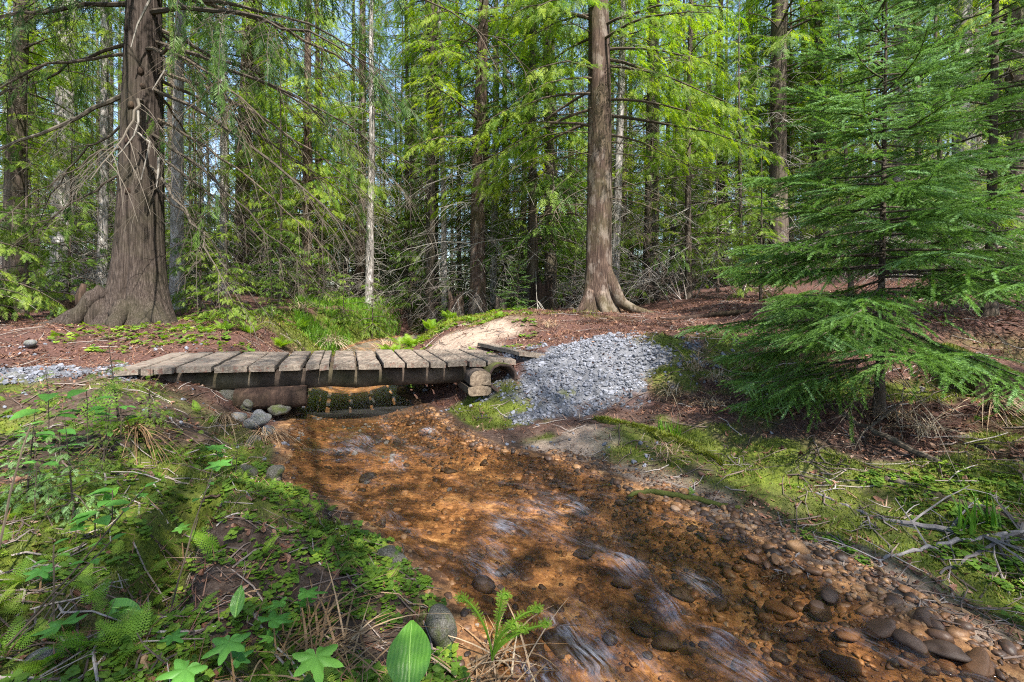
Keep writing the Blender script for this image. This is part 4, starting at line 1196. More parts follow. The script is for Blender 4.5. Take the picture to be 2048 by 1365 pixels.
# ---------------------------------------------------------------- stumps of the middle distance
def stump(px, D, r, h, label, mat='stumpwood', seed=1, top=.25):
    rg = np.random.default_rng(seed); p = on(px, D); sides = 30
    ph = np.arange(sides) * 2 * np.pi / sides; V = []
    jag = rg.normal(0, 1, sides) * top * h * .5
    for t in np.linspace(0, 1, 10):
        rad = r * (1 + .5 * math.exp(-t * 5) - .08 * t) * (1 + .1 * np.sin(ph * 4 + seed) + rg.normal(0, .03, sides))
        V.append(np.stack([np.cos(ph) * rad, np.sin(ph) * rad, t * h + jag * t ** 3 - .08], -1))
    V.append(np.stack([np.cos(ph) * r * .6, np.sin(ph) * r * .6, h * .78 + jag * .3], -1)); V.append(np.stack([np.cos(ph) * r * .05, np.sin(ph) * r * .05, np.full(sides, h * .6)], -1))
    k = len(V); V = np.concatenate(V); i = np.arange(k - 1)[:, None] * sides; j = np.arange(sides)[None]
    g = Geo(); g.add(V, np.stack([i + j, i + (j + 1) % sides, i + sides + (j + 1) % sides, i + sides + j], -1).reshape(-1, 4))
    o = g.build('stump', M[mat], smooth=True); o.location = tuple(p)
    tag(o, label, 'stump', 'old stumps in the clearing')
for a in [(1083, 10.4, .23, .62, 'black rotten stump carrying the pair of dark trunks', 'stumpwood', 3), (1137, 10.6, .15, .36, 'low dark stump right of the black stump', 'stumpwood', 4), (1002, 10.2, .13, .33, 'small brown stump left of the black stump', 'darkbark', 5),
          (912, 10.6, .17, .45, 'reddish broken stump above the upstream bank', 'redbark', 6, .7), (128, 8.0, .16, .35, 'dark stump in the shade left of the old cedar', 'stumpwood', 7), (0, 7.5, .16, .45, 'black rotted stump at the left edge of the photo', 'stumpwood', 8)]: stump(*a)
# ---------------------------------------------------------------- the young blue-green spruce on the right bank
rng = np.random.default_rng(303)
def needle_twig(seed, n=110):
    r = np.random.default_rng(seed); V, T = [], []
    t = np.sort(r.random(n)); a = r.uniform(-2.4, 2.4, n)            # mostly from the sides and top of the shoot
    L = .095 * (1 - .35 * t) * r.uniform(.8, 1.2, n) + .02
    d = np.stack([np.full(n, .75), np.sin(a) * .9, np.cos(a) * .55], -1); d = norm(d)
    P = np.stack([t, 0 * t, -.1 * t * t], -1)
    s = norm(np.cross(d, r.normal(0, 1, (n, 3)))) * .0115
    V = np.stack([P - s, P + s, P + d * L[:, None]], 1).reshape(-1, 3)
    T = np.arange(n * 3).reshape(-1, 3)
    w = .010
    V = np.concatenate([V, [[0, -w, 0], [0, w, 0], [1, 0, -.1], [0, 0, w]]]); k = n * 3
    T = np.concatenate([T, [[k, k + 1, k + 2], [k, k + 3, k + 2]]])
    return V, np.zeros((0, 4), int), T
NT = [needle_twig(s) for s in range(4)]
def spruce(name, H, r, Lb, nb, seed, tw=.17, z0=.45, low_bare=True, trim=False):
    rg = np.random.default_rng(seed)
    root = empty(name)
    tr = trunk_geo(H, r, rg, 14, .5, .0, 20, -.2)
    sp = Sprays(); dg = Geo(); lim = Geo()
    for q in range(nb):
        t = (q / nb) ** .9; z = z0 + (H * .97 - z0) * t; az = rg.uniform(0, 6.28)
        L = Lb * (1 - t) ** .8 * rg.uniform(.7, 1.15) * min(1, .72 + t * 4) + .08
        if trim and z < .85 and math.cos(az) > .1: L *= .5
        e, dr = -.12 + .35 * t + rg.normal(0, .08), .22 * (1 - t)
        P = branch_path(np.array([0, 0, z]), az, L, e, dr, rg, 8, rg.normal(0, .1))
        P[:, 2] += .12 * L * np.linspace(0, 1, 8) ** 3
        tube(lim, P, np.linspace(.004 + .006 * L, .002, 8), 5, rg.random() * .5, False)
        m = int(max(5, L * (21 - 7 * t))); tt = .22 + .78 * (np.arange(m) + rg.random(m)) / m
        o, d = along(P, np.minimum(tt, .99)); sg = np.where(np.arange(m) % 2 == 0, 1, -1)
        bd = norm(rotz(d, np.radians(52 + rg.normal(0, 8, m)) * sg)); bd[:, 2] += -.12 + rg.normal(0, .08, m)
        bl = np.clip(.42 * L * (1.1 - .8 * tt) * rg.uniform(.7, 1.2, m), .06, .45)
        for i in range(m):
            tip = np.clip(rg.normal(.4, .14) + .1 * t, 0, .8)
            k = max(1, int(bl[i] / (tw * .55))); qq = np.arange(k) * tw * .8
            so = o[i] + bd[i] * qq[:, None]; so[:, 2] -= .25 * qq ** 2
            up = np.stack([rg.normal(0, .25, k), rg.normal(0, .25, k), np.ones(k)], -1)
            dd = np.repeat(bd[i][None], k, 0) + rg.normal(0, .05, (k, 3)); dd[:, 2] -= .35 * qq
            ti = np.full(k, tip); ti[-1] = min(1, tip + rg.uniform(.15, .5))
            sp.add(so, dd, up, np.full(k, tw) * rg.uniform(.85, 1.15, k), ti)
            for s2 in (-1, 1):
                for f in np.arange(.3, .95, .3):
                    if bl[i] < .12: break
                    a2 = rotz(bd[i][None], np.array([s2 * .75]))
                    sp.add((so[0] + bd[i] * bl[i] * f)[None], a2 - [[0, 0, .12]], up[:1], np.array([tw * rg.uniform(.55, .9) * (1.1 - f * .4)]), np.array([min(1, tip + rg.uniform(0, .35))]))
        n2 = int(L / (tw * .6)); tt = np.linspace(.2, .97, max(2, n2)); o, d = along(P, tt)
        sp.add(o, d, np.tile([[0, 0, 1.0]], (len(tt), 1)), np.full(len(tt), tw * 1.1), np.clip(rg.normal(.42, .12, len(tt)) + np.linspace(0, .35, len(tt)) ** 2, 0, 1))
    tr.join(lim)
    if low_bare: dead_branches(dg, rg, 46, (.06, z0 + .9), r * .8, (.25, .95), 0, (-.75, .0), 9, .0035)
    tr.build('trunk', M['darkbark'], root, smooth=True)
    cr = Geo(); sp.to(cr, NT); cr.build('crown', M['spruce'], root)
    if dg.n: dg.build('dead_branches', M['twig_dark'], root)
    return root
sp_ = spruce('spruce_tree', 3.0, .026, 1.04, 140, 31, z0=.3, trim=True)
w = on(1765, 3.15); sp_.location = tuple(w)
tag(sp_, 'young blue-green spruce with level feathery boughs above the right bank', 'tree')
sp2 = spruce('spruce_tree', 5.5, .045, 1.4, 100, 37, tw=.2, z0=.6)
w = on(1985, 4.6); sp2.location = tuple(w)
tag(sp2, 'shaded spruce behind the mossy log at the right edge', 'tree')
sp3 = spruce('spruce_tree', 1.0, .012, .42, 34, 39, tw=.1, z0=.08, low_bare=False)
w = hit(1040, 575); sp3.location = tuple(on(1035, 9.6)); tag(sp3, 'small dark spruce under the twin trunks', 'sapling')

# ---------------------------------------------------------------- logs, poles and fallen branches
def fallen(name, pts, R, mat, label, cat, seed=1, sides=8, twigs=0, group=None, tl=.25, wob=.01):
    """pts are (px, py, distance) or None distance for a point on the ground"""
    rg = np.random.default_rng(seed)
    W = np.array([at(*p) if len(p) == 3 else hit(*p) + [0, 0, R[0] * (.5 if max(R) < .02 else -.3)] for p in pts])
    n = max(12, 5 * len(W)); t = np.linspace(0, 1, n)
    P = np.stack([np.interp(t, np.linspace(0, 1, len(W)), W[:, k]) for k in range(3)], -1)
    for _ in range(2): P[1:-1] = (P[:-2] + 2 * P[1:-1] + P[2:]) / 4
    P[1:-1] += rg.normal(0, wob * .5, (n - 2, 3))
    P0 = P[0].copy(); g = Geo(); ti = rg.uniform(.3, .8)
    tube(g, P - P0, np.interp(t, np.linspace(0, 1, len(R)), R) * (1 + rg.normal(0, .06, n)), sides, ti)
    for _ in range(twigs):
        q = rg.uniform(.1, .95); o, d = along(P - P0, np.array([q])); dd = rotz(d, np.array([rg.choice([-1, 1]) * rg.uniform(.4, 1.2)]))[0]; dd[2] += rg.normal(.05, .3)
        l2 = tl * rg.uniform(.4, 1.2)
        Q = branch_path(o[0], math.atan2(dd[1], dd[0]), l2, dd[2], rg.uniform(0, .4), rg, 6); r1 = np.interp(q, np.linspace(0, 1, len(R)), R)
        tube(g, Q, np.linspace(min(r1 * .6, .008), .0016, 6), 4, ti, False)
        for _ in range(3):
            o2, d2 = along(Q, np.array([rg.uniform(.3, .95)])); a2 = math.atan2(d2[0, 1], d2[0, 0]) + rg.choice([-1, 1]) * rg.uniform(.4, 1.0)
            tube(g, branch_path(o2[0], a2, l2 * rg.uniform(.2, .5), rg.normal(0, .3), .2, rg, 4), np.linspace(.0025, .0012, 4), 3, ti, False)
    o = g.build(name, M[mat], smooth=sides > 7); o.location = tuple(P0)
    tag(o, label, cat, group); return o
pe = hit(2003, 806) + [0, 0, .07]; pf = hit(1890, 712) + [0, 0, -.04]
cut_log('mossy_log', pe, pf - pe, float(np.linalg.norm(pf - pe)), .135, 'thick moss-covered log on the right slope with a grey broken end', 'mossbark', 'stumpwood', 0, 12)
G_ = 'fallen branches on the right bank'
fallen('mossy_log', [(1190, 838), (1280, 862), (1370, 893), (1450, 932)], [.02, .035, .035, .015], 'mossbark', 'slim moss-grown log sunk in the right bank beside the green shoots', 'log', 2, 8)
fallen('fallen_pole', [(1318, 640), (1400, 634), (1510, 622)], [.02, .045, .035], 'stumpwood', 'dark rotten log lying across the far end of the needle path', 'log', 3, 10)
fallen('fallen_pole', [(1440, 618), (1560, 606), (1640, 596)], [.03, .05, .06], 'darkbark', 'grey-topped log behind the dark rotten log on the needle path', 'log', 4, 10)
fallen('fallen_branch', [(1462, 678, 4.3), (1560, 765, 3.75), (1660, 815, 3.2), (1745, 860, 2.85), (1850, 915, 2.55), (2060, 1000, 2.15)], [.006, .009, .012, .014, .016, .018], 'twig_dark', 'long black lichen-spotted branch slanting across the front of the spruce', 'branch', 5, 7, 9, G_, .3)
fallen('fallen_pole', [(1770, 955), (1880, 998), (1960, 1022), (2060, 1058)], [.018, .024, .026, .026], 'redbark', 'smooth brown pole on the litter below the long black branch', 'log', 6, 9, 0, G_)
fallen('fallen_branch', [(1595, 975), (1660, 1000), (1760, 1040), (1900, 1066), (2060, 1085)], [.003, .006, .009, .012, .014], 'fallengrey', 'grey forked branch lying over the small herbs, below the brown pole', 'branch', 7, 7, 14, G_, .3)
fallen('fallen_branch', [(1758, 1135), (1768, 1118), (1850, 1098), (1950, 1080), (2060, 1068)], [.004, .006, .007, .009, .012], 'fallengrey', 'hooked pale branch curving down to the herbs by the water', 'branch', 8, 7, 5, G_, .2)
fallen('fallen_branch', [(1700, 1070), (1740, 1130), (1800, 1178), (1900, 1215), (2060, 1275)], [.003, .006, .007, .007, .008], 'deadgrass', 'tan root-like stem along the edge of the wet sand', 'branch', 9, 6, 3, G_, .12)
fallen('fallen_branch', [(1605, 1100), (1575, 1135), (1562, 1168)], [.004, .003, .002], 'fallengrey', 'pale forked twig standing in the shallow water', 'branch', 10, 5, 5, G_, .09)
fallen('fallen_branch', [(1690, 905, 2.95), (1694, 940, 2.8), (1698, 985, 2.65)], [.006, .006, .004], 'fallengrey', 'short lichen-grey stick standing upright under the spruce', 'branch', 11, 6, 4, G_, .08)
fallen('fallen_branch', [(1740, 855, 2.95), (1790, 815, 2.9), (1815, 790, 2.85)], [.008, .006, .003], 'twig_dark', 'black side fork rising from the long black branch', 'branch', 12, 6, 5, G_, .1)
fallen('fallen_branch', [(1840, 775, 3.6), (1855, 800, 3.5), (1845, 830, 3.4)], [.012, .012, .008], 'fallengrey', 'bleached stick left of the mossy log', 'branch', 13, 6, 2, G_, .12)
fallen('fallen_branch', [(1360, 940), (1480, 948), (1600, 925), (1700, 935)], [.003, .005, .005, .003], 'twig_dark', 'thin dark twig lying on the moss upstream of the grey branch', 'branch', 14, 5, 6, G_, .16)
fallen('fallen_branch', [(1900, 880), (1980, 905), (2060, 930)], [.008, .01, .01], 'twig_dark', 'dark stick at the right edge above the brown pole', 'branch', 15, 6, 6, G_, .25)
fallen('fallen_branch', [(1880, 1150), (1960, 1110), (2060, 1050)], [.004, .006, .008], 'fallengrey', 'crossing grey stick at the right edge over the herbs', 'branch', 16, 6, 10, G_, .25)
fallen('fallen_branch', [(1960, 1200), (1985, 1150), (2010, 1090), (2050, 1060)], [.003, .004, .006, .006], 'twig_dark', 'dark twiggy branch in the lower right corner', 'branch', 17, 5, 10, G_, .2)
fallen('fallen_branch', [(1255, 1000), (1300, 985), (1400, 1005), (1480, 1020)], [.012, .016, .016, .01], 'mossbark', 'short mossy stick half buried at the gravelly right margin', 'branch', 18, 8, 0, G_)
G2 = 'dead sticks on the left bank'
fallen('fallen_branch', [(245, 1145, 1.55), (268, 1090, 1.65), (262, 1075, 1.7)], [.004, .006, .003], 'deadgrass', 'bleached broken stalk in the middle of the left bank', 'branch', 20, 5, 4, G2, .08)
fallen('fallen_branch', [(330, 1185), (430, 1190), (520, 1205)], [.002, .003, .002], 'deadgrass', 'thin straw-coloured twig above the lobed leaves', 'branch', 21, 4, 2, G2, .05)
fallen('fallen_branch', [(0, 1145), (120, 1140), (200, 1125)], [.003, .003, .002], 'greytwig', 'grey twig lying at the left edge of the bank', 'branch', 22, 4, 3, G2, .08)
fallen('fallen_branch', [(640, 1200), (740, 1180), (880, 1225)], [.002, .0025, .002], 'deadgrass', 'pale stalk lying across the mossy boulders by the water', 'branch', 23, 4, 1, G2, .05)
fallen('fallen_branch', [(300, 1365), (285, 1310), (262, 1290)], [.006, .006, .003], 'deadgrass', 'flat tan stalk at the bottom edge, left of the lobed leaves', 'branch', 24, 5, 0, G2)
fallen('fallen_branch', [(400, 1010), (450, 990), (560, 965)], [.004, .006, .005], 'redbark', 'short reddish stick on the moss near the left waterline', 'branch', 25, 6, 1, G2, .06)
fallen('fallen_branch', [(560, 1022), (620, 1030), (665, 1045)], [.007, .009, .006], 'redbark', 'stubby reddish root at the left waterline', 'branch', 26, 6, 0, G2)

# ---------------------------------------------------------------- leaves and fronds
def lobed_leaf(seed):
    r = np.random.default_rng(seed); n = 72
    th = np.linspace(-math.pi * .94, math.pi * .94, n)
    R = .42 + 0 * th
    for c, a, w in ((0, .58, .26), (.95, .5, .25), (-.95, .5, .25), (1.9, .34, .3), (-1.9, .34, .3)):
        R += a * np.exp(-((th - c) / w) ** 2) * r.uniform(.9, 1.1)
    R += .045 * np.abs(((th * 5.2) % 1) - .5) * 2 - .02
    R *= 1 - .5 * sm(np.abs(th), 2.5, 3.0)
    V = [[0, 0, 0]]
    for f in (.5, 1.0):
        x, y = np.cos(th) * R * f, np.sin(th) * R * f
        z = -.16 * (R * f) ** 2 + .05 * np.cos(th * 6.6) * f + .06 * y * y
        V += list(np.stack([x, y, z], -1))
    T = [(0, 1 + i, 2 + i) for i in range(n - 1)]
    Q = [(1 + i, 1 + n + i, 2 + n + i, 2 + i) for i in range(n - 1)]
    return np.array(V), np.array(Q), np.array(T)
LOB = [lobed_leaf(s) for s in range(4)]
def ovate(seed, wid=.36, fold=.25, curl=.2, k=14, pointy=1.0):
    t = np.linspace(0, 1, k); w = wid * np.sin(np.pi * np.clip(t, .02, .985) ** (.85 * pointy)) ** .8
    V = []
    for i in range(k):
        for u in (-1, -.5, 0, .5, 1):
            V.append([t[i], u * w[i], abs(u) * w[i] * fold - curl * t[i] ** 2 + .012 * math.sin(t[i] * 22) * abs(u)])
    Q = [(i * 5 + j, i * 5 + j + 1, (i + 1) * 5 + j + 1, (i + 1) * 5 + j) for i in range(k - 1) for j in range(4)]
    return np.array(V), np.array(Q), np.zeros((0, 3), int)
OV = [ovate(s, .3 + .04 * (s % 2), .2, .25) for s in range(3)]
def leafy_stem(name, base, top, leaves, tmpl, label, cat, mat='broadleaf', group=None, seed=1, stem='deadgrass', sr=.0025):
    """a stem from base to top with leaves (fraction, azimuth deg, tilt, size)"""
    rg = np.random.default_rng(seed); base = np.asarray(base, float); top = np.asarray(top, float)
    root = empty(name, tuple(base)); P = bent((0, 0, -.02), top - base, rg, 8, .05)
    g = Geo(); tube(g, P, np.linspace(sr, sr * .6, 8), 5, rg.uniform(.3, .6), False)
    lv = []
    for q, (f, az, tilt, size) in enumerate(leaves):
        o, d = along(P, np.array([min(f, .999)])); a = math.radians(az)
        dx = np.array([math.cos(a), math.sin(a), tilt]); pet = o[0] + norm(dx) * size * .35 + [0, 0, size * .15]
        if f < .98: tube(g, [o[0], pet], [sr * .7, sr * .4], 4, .5, False)
        else: pet = o[0]
        X = dx; up = np.array([-tilt * math.cos(a) * .6 + rg.normal(0, .1), -tilt * math.sin(a) * .6 + rg.normal(0, .1), 1.0])
        lv.append((pet, X, up, size, np.clip(rg.normal(.5, .14), 0, 1)))
    g.build('stem', M[stem], root)
    for pet, X, up, size, ti in lv:
        gg = Geo(); V, Q, T = tmpl[rg.integers(len(tmpl))]
        scatter(gg, (V, Q, T), frames(np.array([X]), np.array([up])) * size, np.array([pet]), np.array([ti]))
        gg.build('leaf', M[mat], root, smooth=True)
    return tag(root, label, cat, group)
GL = 'lobed-leaf seedlings on the left bank'
for q, (px, py, D, size, hgt, az, tilt, lab) in enumerate([
    (440, 925, 2.35, .075, .12, -70, -.2, 'lobed bright leaf on a thin stalk above the left waterline, lower of two'),
    (432, 893, 2.55, .07, .15, -40, -.15, 'lobed bright leaf above the left waterline, upper of two'),
    (122, 1250, 1.13, .062, .1, 150, -.1, 'lobed leaf pair alone at the lower left, over pale stones'),
    (458, 1283, 1.1, .058, .1, -80, -.2, 'broad lobed leaf left of the dead reed heap'),
    (632, 1312, 1.05, .066, .1, -60, -.25, 'largest lobed leaf, on the dead reed heap beside the ovate leaf'),
    (612, 1185, 1.4, .06, .1, 20, -.1, 'toothed lobed leaf in front of the low mossy boulder'),
    (372, 1338, 1.02, .055, .06, -100, -.2, 'lobed leaf at the bottom edge under the upright lance leaf'),
    (545, 1240, 1.22, .055, .08, 60, -.1, 'lobed leaf behind the dead reed heap'),
    (345, 1272, 1.12, .035, .08, -20, -.1, 'small lobed leaf left of the broad lobed leaf'),
    (560, 1205, 1.32, .045, .08, 200, -.1, 'small lobed leaf between the lance leaf and the mossy boulder'),
    (360, 1055, 1.75, .04, .12, 0, -.1, 'small lobed leaf above the dark gully'),
    (66, 1172, 1.25, .045, .1, -30, -.15, 'lobed leaf at the left edge above the crossing twigs'),
    (140, 1095, 1.5, .04, .12, 40, -.1, 'lobed leaf by the leaning bare stems')]):
    p = at(px, py, D); b = np.array([p[0] + .01, p[1] + .01, gh(p[0], p[1])])
    leafy_stem('lobed_leaf_plant', b, p if p[2] > b[2] + .02 else b + [0, 0, .05], [(1.0, az, tilt, size)] + ([(.6, az + 120, .1, size * .6)] if q % 2 else []), LOB, lab, 'plant', 'broadleaf', GL, 50 + q)
GO = 'shrub seedlings with soft oval leaves'
for q, (px, py, D, size, lab, lv) in enumerate([
    (90, 790, 2.2, .11, 'soft oval-leaved shrub seedling in front of the left gravel', 4), (165, 782, 2.3, .11, 'oval-leaved seedling below the upright fern, right of its twin', 4),
    (60, 870, 1.9, .085, 'oval-leaved seedling at the left edge of the bank', 5), (110, 865, 1.95, .075, 'oval-leaved seedling beside the dark cedar sapling', 5),
    (205, 818, 2.3, .07, 'small oval-leaved seedling left of the hanging reeds', 5), (235, 815, 2.5, .06, 'small oval-leaved seedling touching the hanging reeds', 4),
    (60, 930, 1.7, .07, 'oval-leaved seedling half hidden by the dark cedar sapling', 4), (215, 985, 1.7, .075, 'narrow upright-leaved seedling above the dark gully', 3), (180, 1028, 1.55, .07, 'spreading oval-leaved seedling left of the dark gully', 5)]):
    p = at(px, py, D); b = np.array([p[0], p[1] + .02, gh(p[0], p[1] + .02)])
    rg = np.random.default_rng(70 + q)
    leafy_stem('oval_leaf_seedling', b, np.maximum(p, b + [0, 0, .06]), [(rg.uniform(.5, 1), rg.uniform(0, 360), rg.uniform(-.1, .4), size * rg.uniform(.6, 1)) for _ in range(lv)] + [(1, rg.uniform(180, 360), .1, size)], OV, lab, 'plant', 'broadleaf', GO, 80 + q, 'limb')

def big_leaf(px0, py0, px1, py1, D0, D1, wid, label, face=(0, -1, .6), seed=1, hump=0.0):
    b = at(px0, py0, D0); t = at(px1, py1, D1); L = float(np.linalg.norm(t - b))
    V, Q, T = ovate(seed, wid / L, .16, .08, 26, 1.0)
    V[:, 2] += hump * np.sin(V[:, 0] * np.pi)
    root = empty('big_leaf_plant', tuple(b))
    R = frames(np.array([t - b]), np.array([face]))[0] * L
    g = Geo(); g.add(V @ R.T, Q, None, .5); g.build('leaf', M['bigleaf'], root, smooth=True)
    g = Geo(); mid = np.stack([np.linspace(0, .97, 12), np.zeros(12), -.08 * np.linspace(0, .97, 12) ** 2 + hump * np.sin(np.linspace(0, .97, 12) * np.pi) + .004], -1) @ R.T
    tube(g, mid, np.linspace(.0028, .0008, 12), 6, .8, False)
    g.build('midrib', M['bigleafrib'], root, smooth=True)
    return tag(root, label, 'plant')
m, nt, p, out = new_mat('glossy_big_leaf')
vc = coords(nt); n1 = noise(nt, vc, 18, 4, .6)
wv = N(nt, 'TexWave', Scale=38.0, Distortion=3.0, Detail=2.0); lk(nt, vc, wv.inputs[0])
c = mixc(nt, math_(nt, 'MULTIPLY', wv.outputs['Fac'], .25), ramp(nt, n1, [(.3, (.05, .16, .012)), (.7, (.1, .25, .02))]), (.16, .33, .04))
lk(nt, c, p.inputs['Base Color']); p.inputs['Roughness'].default_value = .38; bump(nt, wv.outputs['Fac'], .25, .002, p)
tl = N(nt, 'BsdfTranslucent'); lk(nt, c, tl.inputs[0]); mx = N(nt, 'MixShader'); mx.inputs[0].default_value = .35
lk(nt, p.outputs[0], mx.inputs[1]); lk(nt, tl.outputs[0], mx.inputs[2]); lk(nt, mx.outputs[0], out.inputs[0]); M['bigleaf'] = m
M['bigleafrib'] = leaf_mat('leaf_midrib', [(0, (.12, .26, .04)), (1, (.22, .38, .08))], .2)
big_leaf(818, 1385, 822, 1238, .98, 1.08, .047, 'large glossy ovate leaf standing at the bottom edge by the water', (0, -1, .5), 1, .05)
big_leaf(470, 1235, 482, 1170, 1.2, 1.24, .016, 'narrow upright lance leaf behind the broad lobed leaf', (.3, -1, .3), 2, .05)
big_leaf(285, 1225, 195, 1212, 1.2, 1.22, .022, 'long green leaf lying flat across the lower left bank', (0, -.8, .8), 3, .1)
big_leaf(208, 1005, 236, 975, 1.75, 1.75, .018, 'pointed bright leaf standing above the dark gully', (.3, -1, .4), 4, .05)

# ferns: a frond is a rachis with rows of pinnae
def fern_frond(seed, pairs=13, sub=5):
    r = np.random.default_rng(seed); V, Q = [], []
    def q4(p, d, L, w):
        d = d / np.linalg.norm(d); s = np.cross(d, [0, 0, 1.0]); s /= np.linalg.norm(s); n = len(V)
        V.extend([p, p + d * L * .4 + s * w, p + d * L, p + d * L * .4 - s * w]); Q.append((n, n + 1, n + 2, n + 3))
    ax = lambda t: np.array([t, 0, .35 * t - .45 * t * t])
    for i in range(pairs):
        t = .18 + .8 * i / pairs; Lp = .36 * math.sin(math.pi * (.22 + .76 * (1 - t) ** .8 * .75)) * (1.12 - t) + .03
        for sg in (-1, 1):
            a = math.radians(68 - 25 * t) * sg; d = np.array([math.cos(a), math.sin(a), -.2 + r.normal(0, .06)]); p0 = ax(t)
            for k in range(sub):
                f = (k + .4) / sub; lp = Lp * .34 * (1.05 - f) + .012
                for s2 in (-1, 1):
                    a2 = a + s2 * .95; q4(p0 + d * Lp * f, np.array([math.cos(a2), math.sin(a2), -.2]), lp * .85, lp * .2)
            q4(p0 + d * Lp * .6, d, Lp * .45, Lp * .05)
    for t in np.linspace(0, .9, 7): q4(ax(t), ax(t + .15) - ax(t), .17, .006)
    return np.array(V), np.array(Q), np.zeros((0, 3), int)
FF = [fern_frond(s) for s in range(3)]
def fern(px, py, D, n, size, label, seed, tint=.5, spread=1.0, rise=.7, group='ferns on the banks', az0=None, mat='fern'):
    rg = np.random.default_rng(seed); p = hit(px, py) if D is None else np.array([*at(px, py, D)[:2], 0])
    p[2] = gh(p[0], p[1]); root = empty('fern', tuple(p))
    for k in range(n):
        az = (az0 if az0 is not None else rg.uniform(0, 6.28)) + (k * 2.4 if n > 1 else 0) * spread; s = size * rg.uniform(.75, 1.2)
        g = Geo(); d = np.array([[math.cos(az), math.sin(az), rise * rg.uniform(.5, 1.3)]])
        scatter(g, FF[k % 3], frames(d, np.array([[rg.normal(0, .15), rg.normal(0, .15), 1.0]])) * s, np.array([[0, 0, .0]]), np.array([np.clip(tint + rg.normal(0, .12), 0, 1)]))
        g.build('frond', M[mat], root)
    return tag(root, label, 'fern', group)
FN = [
    (100, 1335, None, 4, .13, 'yellow-green fern clump near the lower left corner'), (185, 1290, None, 4, .13, 'fern clump above the flat tan stalk, left one'), (255, 1300, None, 4, .13, 'fern clump above the flat tan stalk, right one'),
    (215, 1345, None, 3, .13, 'fern at the bottom edge, left of the lobed leaf'), (25, 1310, None, 3, .13, 'fern at the left edge of the lower bank'), (300, 1215, None, 2, .1, 'fern sprig beside the flat green leaf'),
    (390, 1225, None, 3, .11, 'fern below the dark gully'), (470, 1335, None, 4, .11, 'fern in front of the broad lobed leaf'), (560, 1310, None, 4, .11, 'fern tucked into the dead reed heap'),
    (520, 1345, None, 3, .11, 'fern at the bottom edge below the dead reed heap'), (440, 1110, None, 3, .18, 'arching fern in the middle of the left bank'), (400, 1085, None, 2, .14, 'fern frond rising right of the dark gully'),
    (640, 1110, None, 2, .14, 'fern sprig over the herb carpet by the water'), (30, 1175, None, 3, .13, 'fern near the left edge above the crossing twigs'), (660, 1225, None, 3, .11, 'fern in front of the low mossy boulder'),
    (720, 1230, None, 3, .1, 'fern beside the mossy boulder near the ovate leaf'), (185, 1215, None, 2, .1, 'fern sprig left of the flat green leaf'), (520, 1110, None, 3, .12, 'fern amid the herb carpet'),
    (330, 960, None, 3, .14, 'fern at the foot of the hanging reeds'), (420, 850, None, 3, .16, 'fern under the left bridge planks'), (395, 790, 3.5, 3, .16, 'small fern in the dark below the planks'),
    (1390, 1000, None, 2, .1, 'fern sprig on the right moss near the water'), (1440, 770, None, 2, .2, 'yellow fern on the mossy slope left of the spruce'), (1490, 690, None, 3, .2, 'green fern at the edge of the needle path'),
    (1960, 845, None, 3, .15, 'green fern below the grey end of the mossy log')]
for q, a in enumerate(FN): fern(*a[:4], a[4] * .66, a[5], 600 + q, .55 if a[0] < 1000 else .4)
FN2 = [(785, 690, 8.2, 6, .55, 'tall sunlit fern at the right corner of the upstream water'), (825, 670, 8.6, 6, .5, 'sunlit fern right of the tallest upstream fern'), (860, 650, 9.2, 5, .5, 'fern on the upstream bank below the reddish stump'),
       (800, 640, 9.9, 5, .55, 'fern behind the grassy upstream bend'), (900, 640, 9.4, 5, .45, 'fern left of the leaning hemlock base'), (740, 630, 11.5, 5, .5, 'fern at the back of the green grass'),
       (560, 690, 6.8, 5, .4, 'fern on the bank left of the upstream water'), (600, 660, 8.6, 5, .4, 'fern left of the white dry tuft'), (500, 680, 6.4, 4, .35, 'fern right of the old cedar roots, behind the planks'),
       (1000, 655, 7.4, 3, .25, 'fern on the earth mound'), (450, 690, 6.1, 4, .3, 'fern between the old cedar and the bridge')]
for q, a in enumerate(FN2): fern(*a[:3], a[3] * 3, a[4] * .62, a[5], 700 + q, .78, rise=.9)
# upright fern and curled young fern
fern(172, 800, 2.6, 1, .4, 'tall upright bright fern in front of the left end of the bridge', 801, .7, 1, 2.6, az0=1.2)
fern(200, 790, 2.7, 3, .3, 'fern sprawling at the left bridge end beside the tall upright fern', 802, .6, 1, 1.0)
base = at(985, 1320, 1.15); root = empty('curled_fern', tuple(base))
rg = np.random.default_rng(811)
for k, (tx, ty, lean) in enumerate([(1004, 1195, .0), (928, 1200, -.9), (1068, 1222, .8), (1085, 1252, 1.0), (1020, 1255, .4), (1040, 1262, .6)]):
    tip = at(tx, ty, 1.12 + .02 * (k % 2)) - base; P = [np.zeros(3)]; n = 16
    for t in np.linspace(0, 1, n)[1:]: P.append(tip * np.array([t ** (1.5 if lean else 1), t, 1 - (1 - t) ** 1.4 if lean else t]))
    d = norm(P[-1] - P[-2]); c0 = P[-1]; side = 1 if lean >= 0 else -1
    for a in np.linspace(.3, 5.5, 12):
        r = .012 * (1 - a / 7); P.append(c0 + np.array([side * (r - r * math.cos(a)) + 0, 0, r * math.sin(a)]))
    P = np.array(P); g = Geo(); tube(g, P, np.linspace(.0032, .0014, len(P)), 5, .55, False)
    sps = Sprays(); t = np.linspace(.2, .88, 26); o, dd = along(P, t)
    for s2 in (-1, 1):
        side_d = np.cross(dd, [0, 1.0, .3]) * s2 + dd * .35 + rg.normal(0, .1, dd.shape)
        sps.add(o, side_d, np.tile([[0, -1.0, .4]], (26, 1)), .0105 * np.sin(np.linspace(.5, 2.7, 26)) * rg.uniform(.7, 1.2, 26) + .003, rg.uniform(.5, 1, 26))
    sps.to(g, FRF); g.build('frond', M['fern'], root)
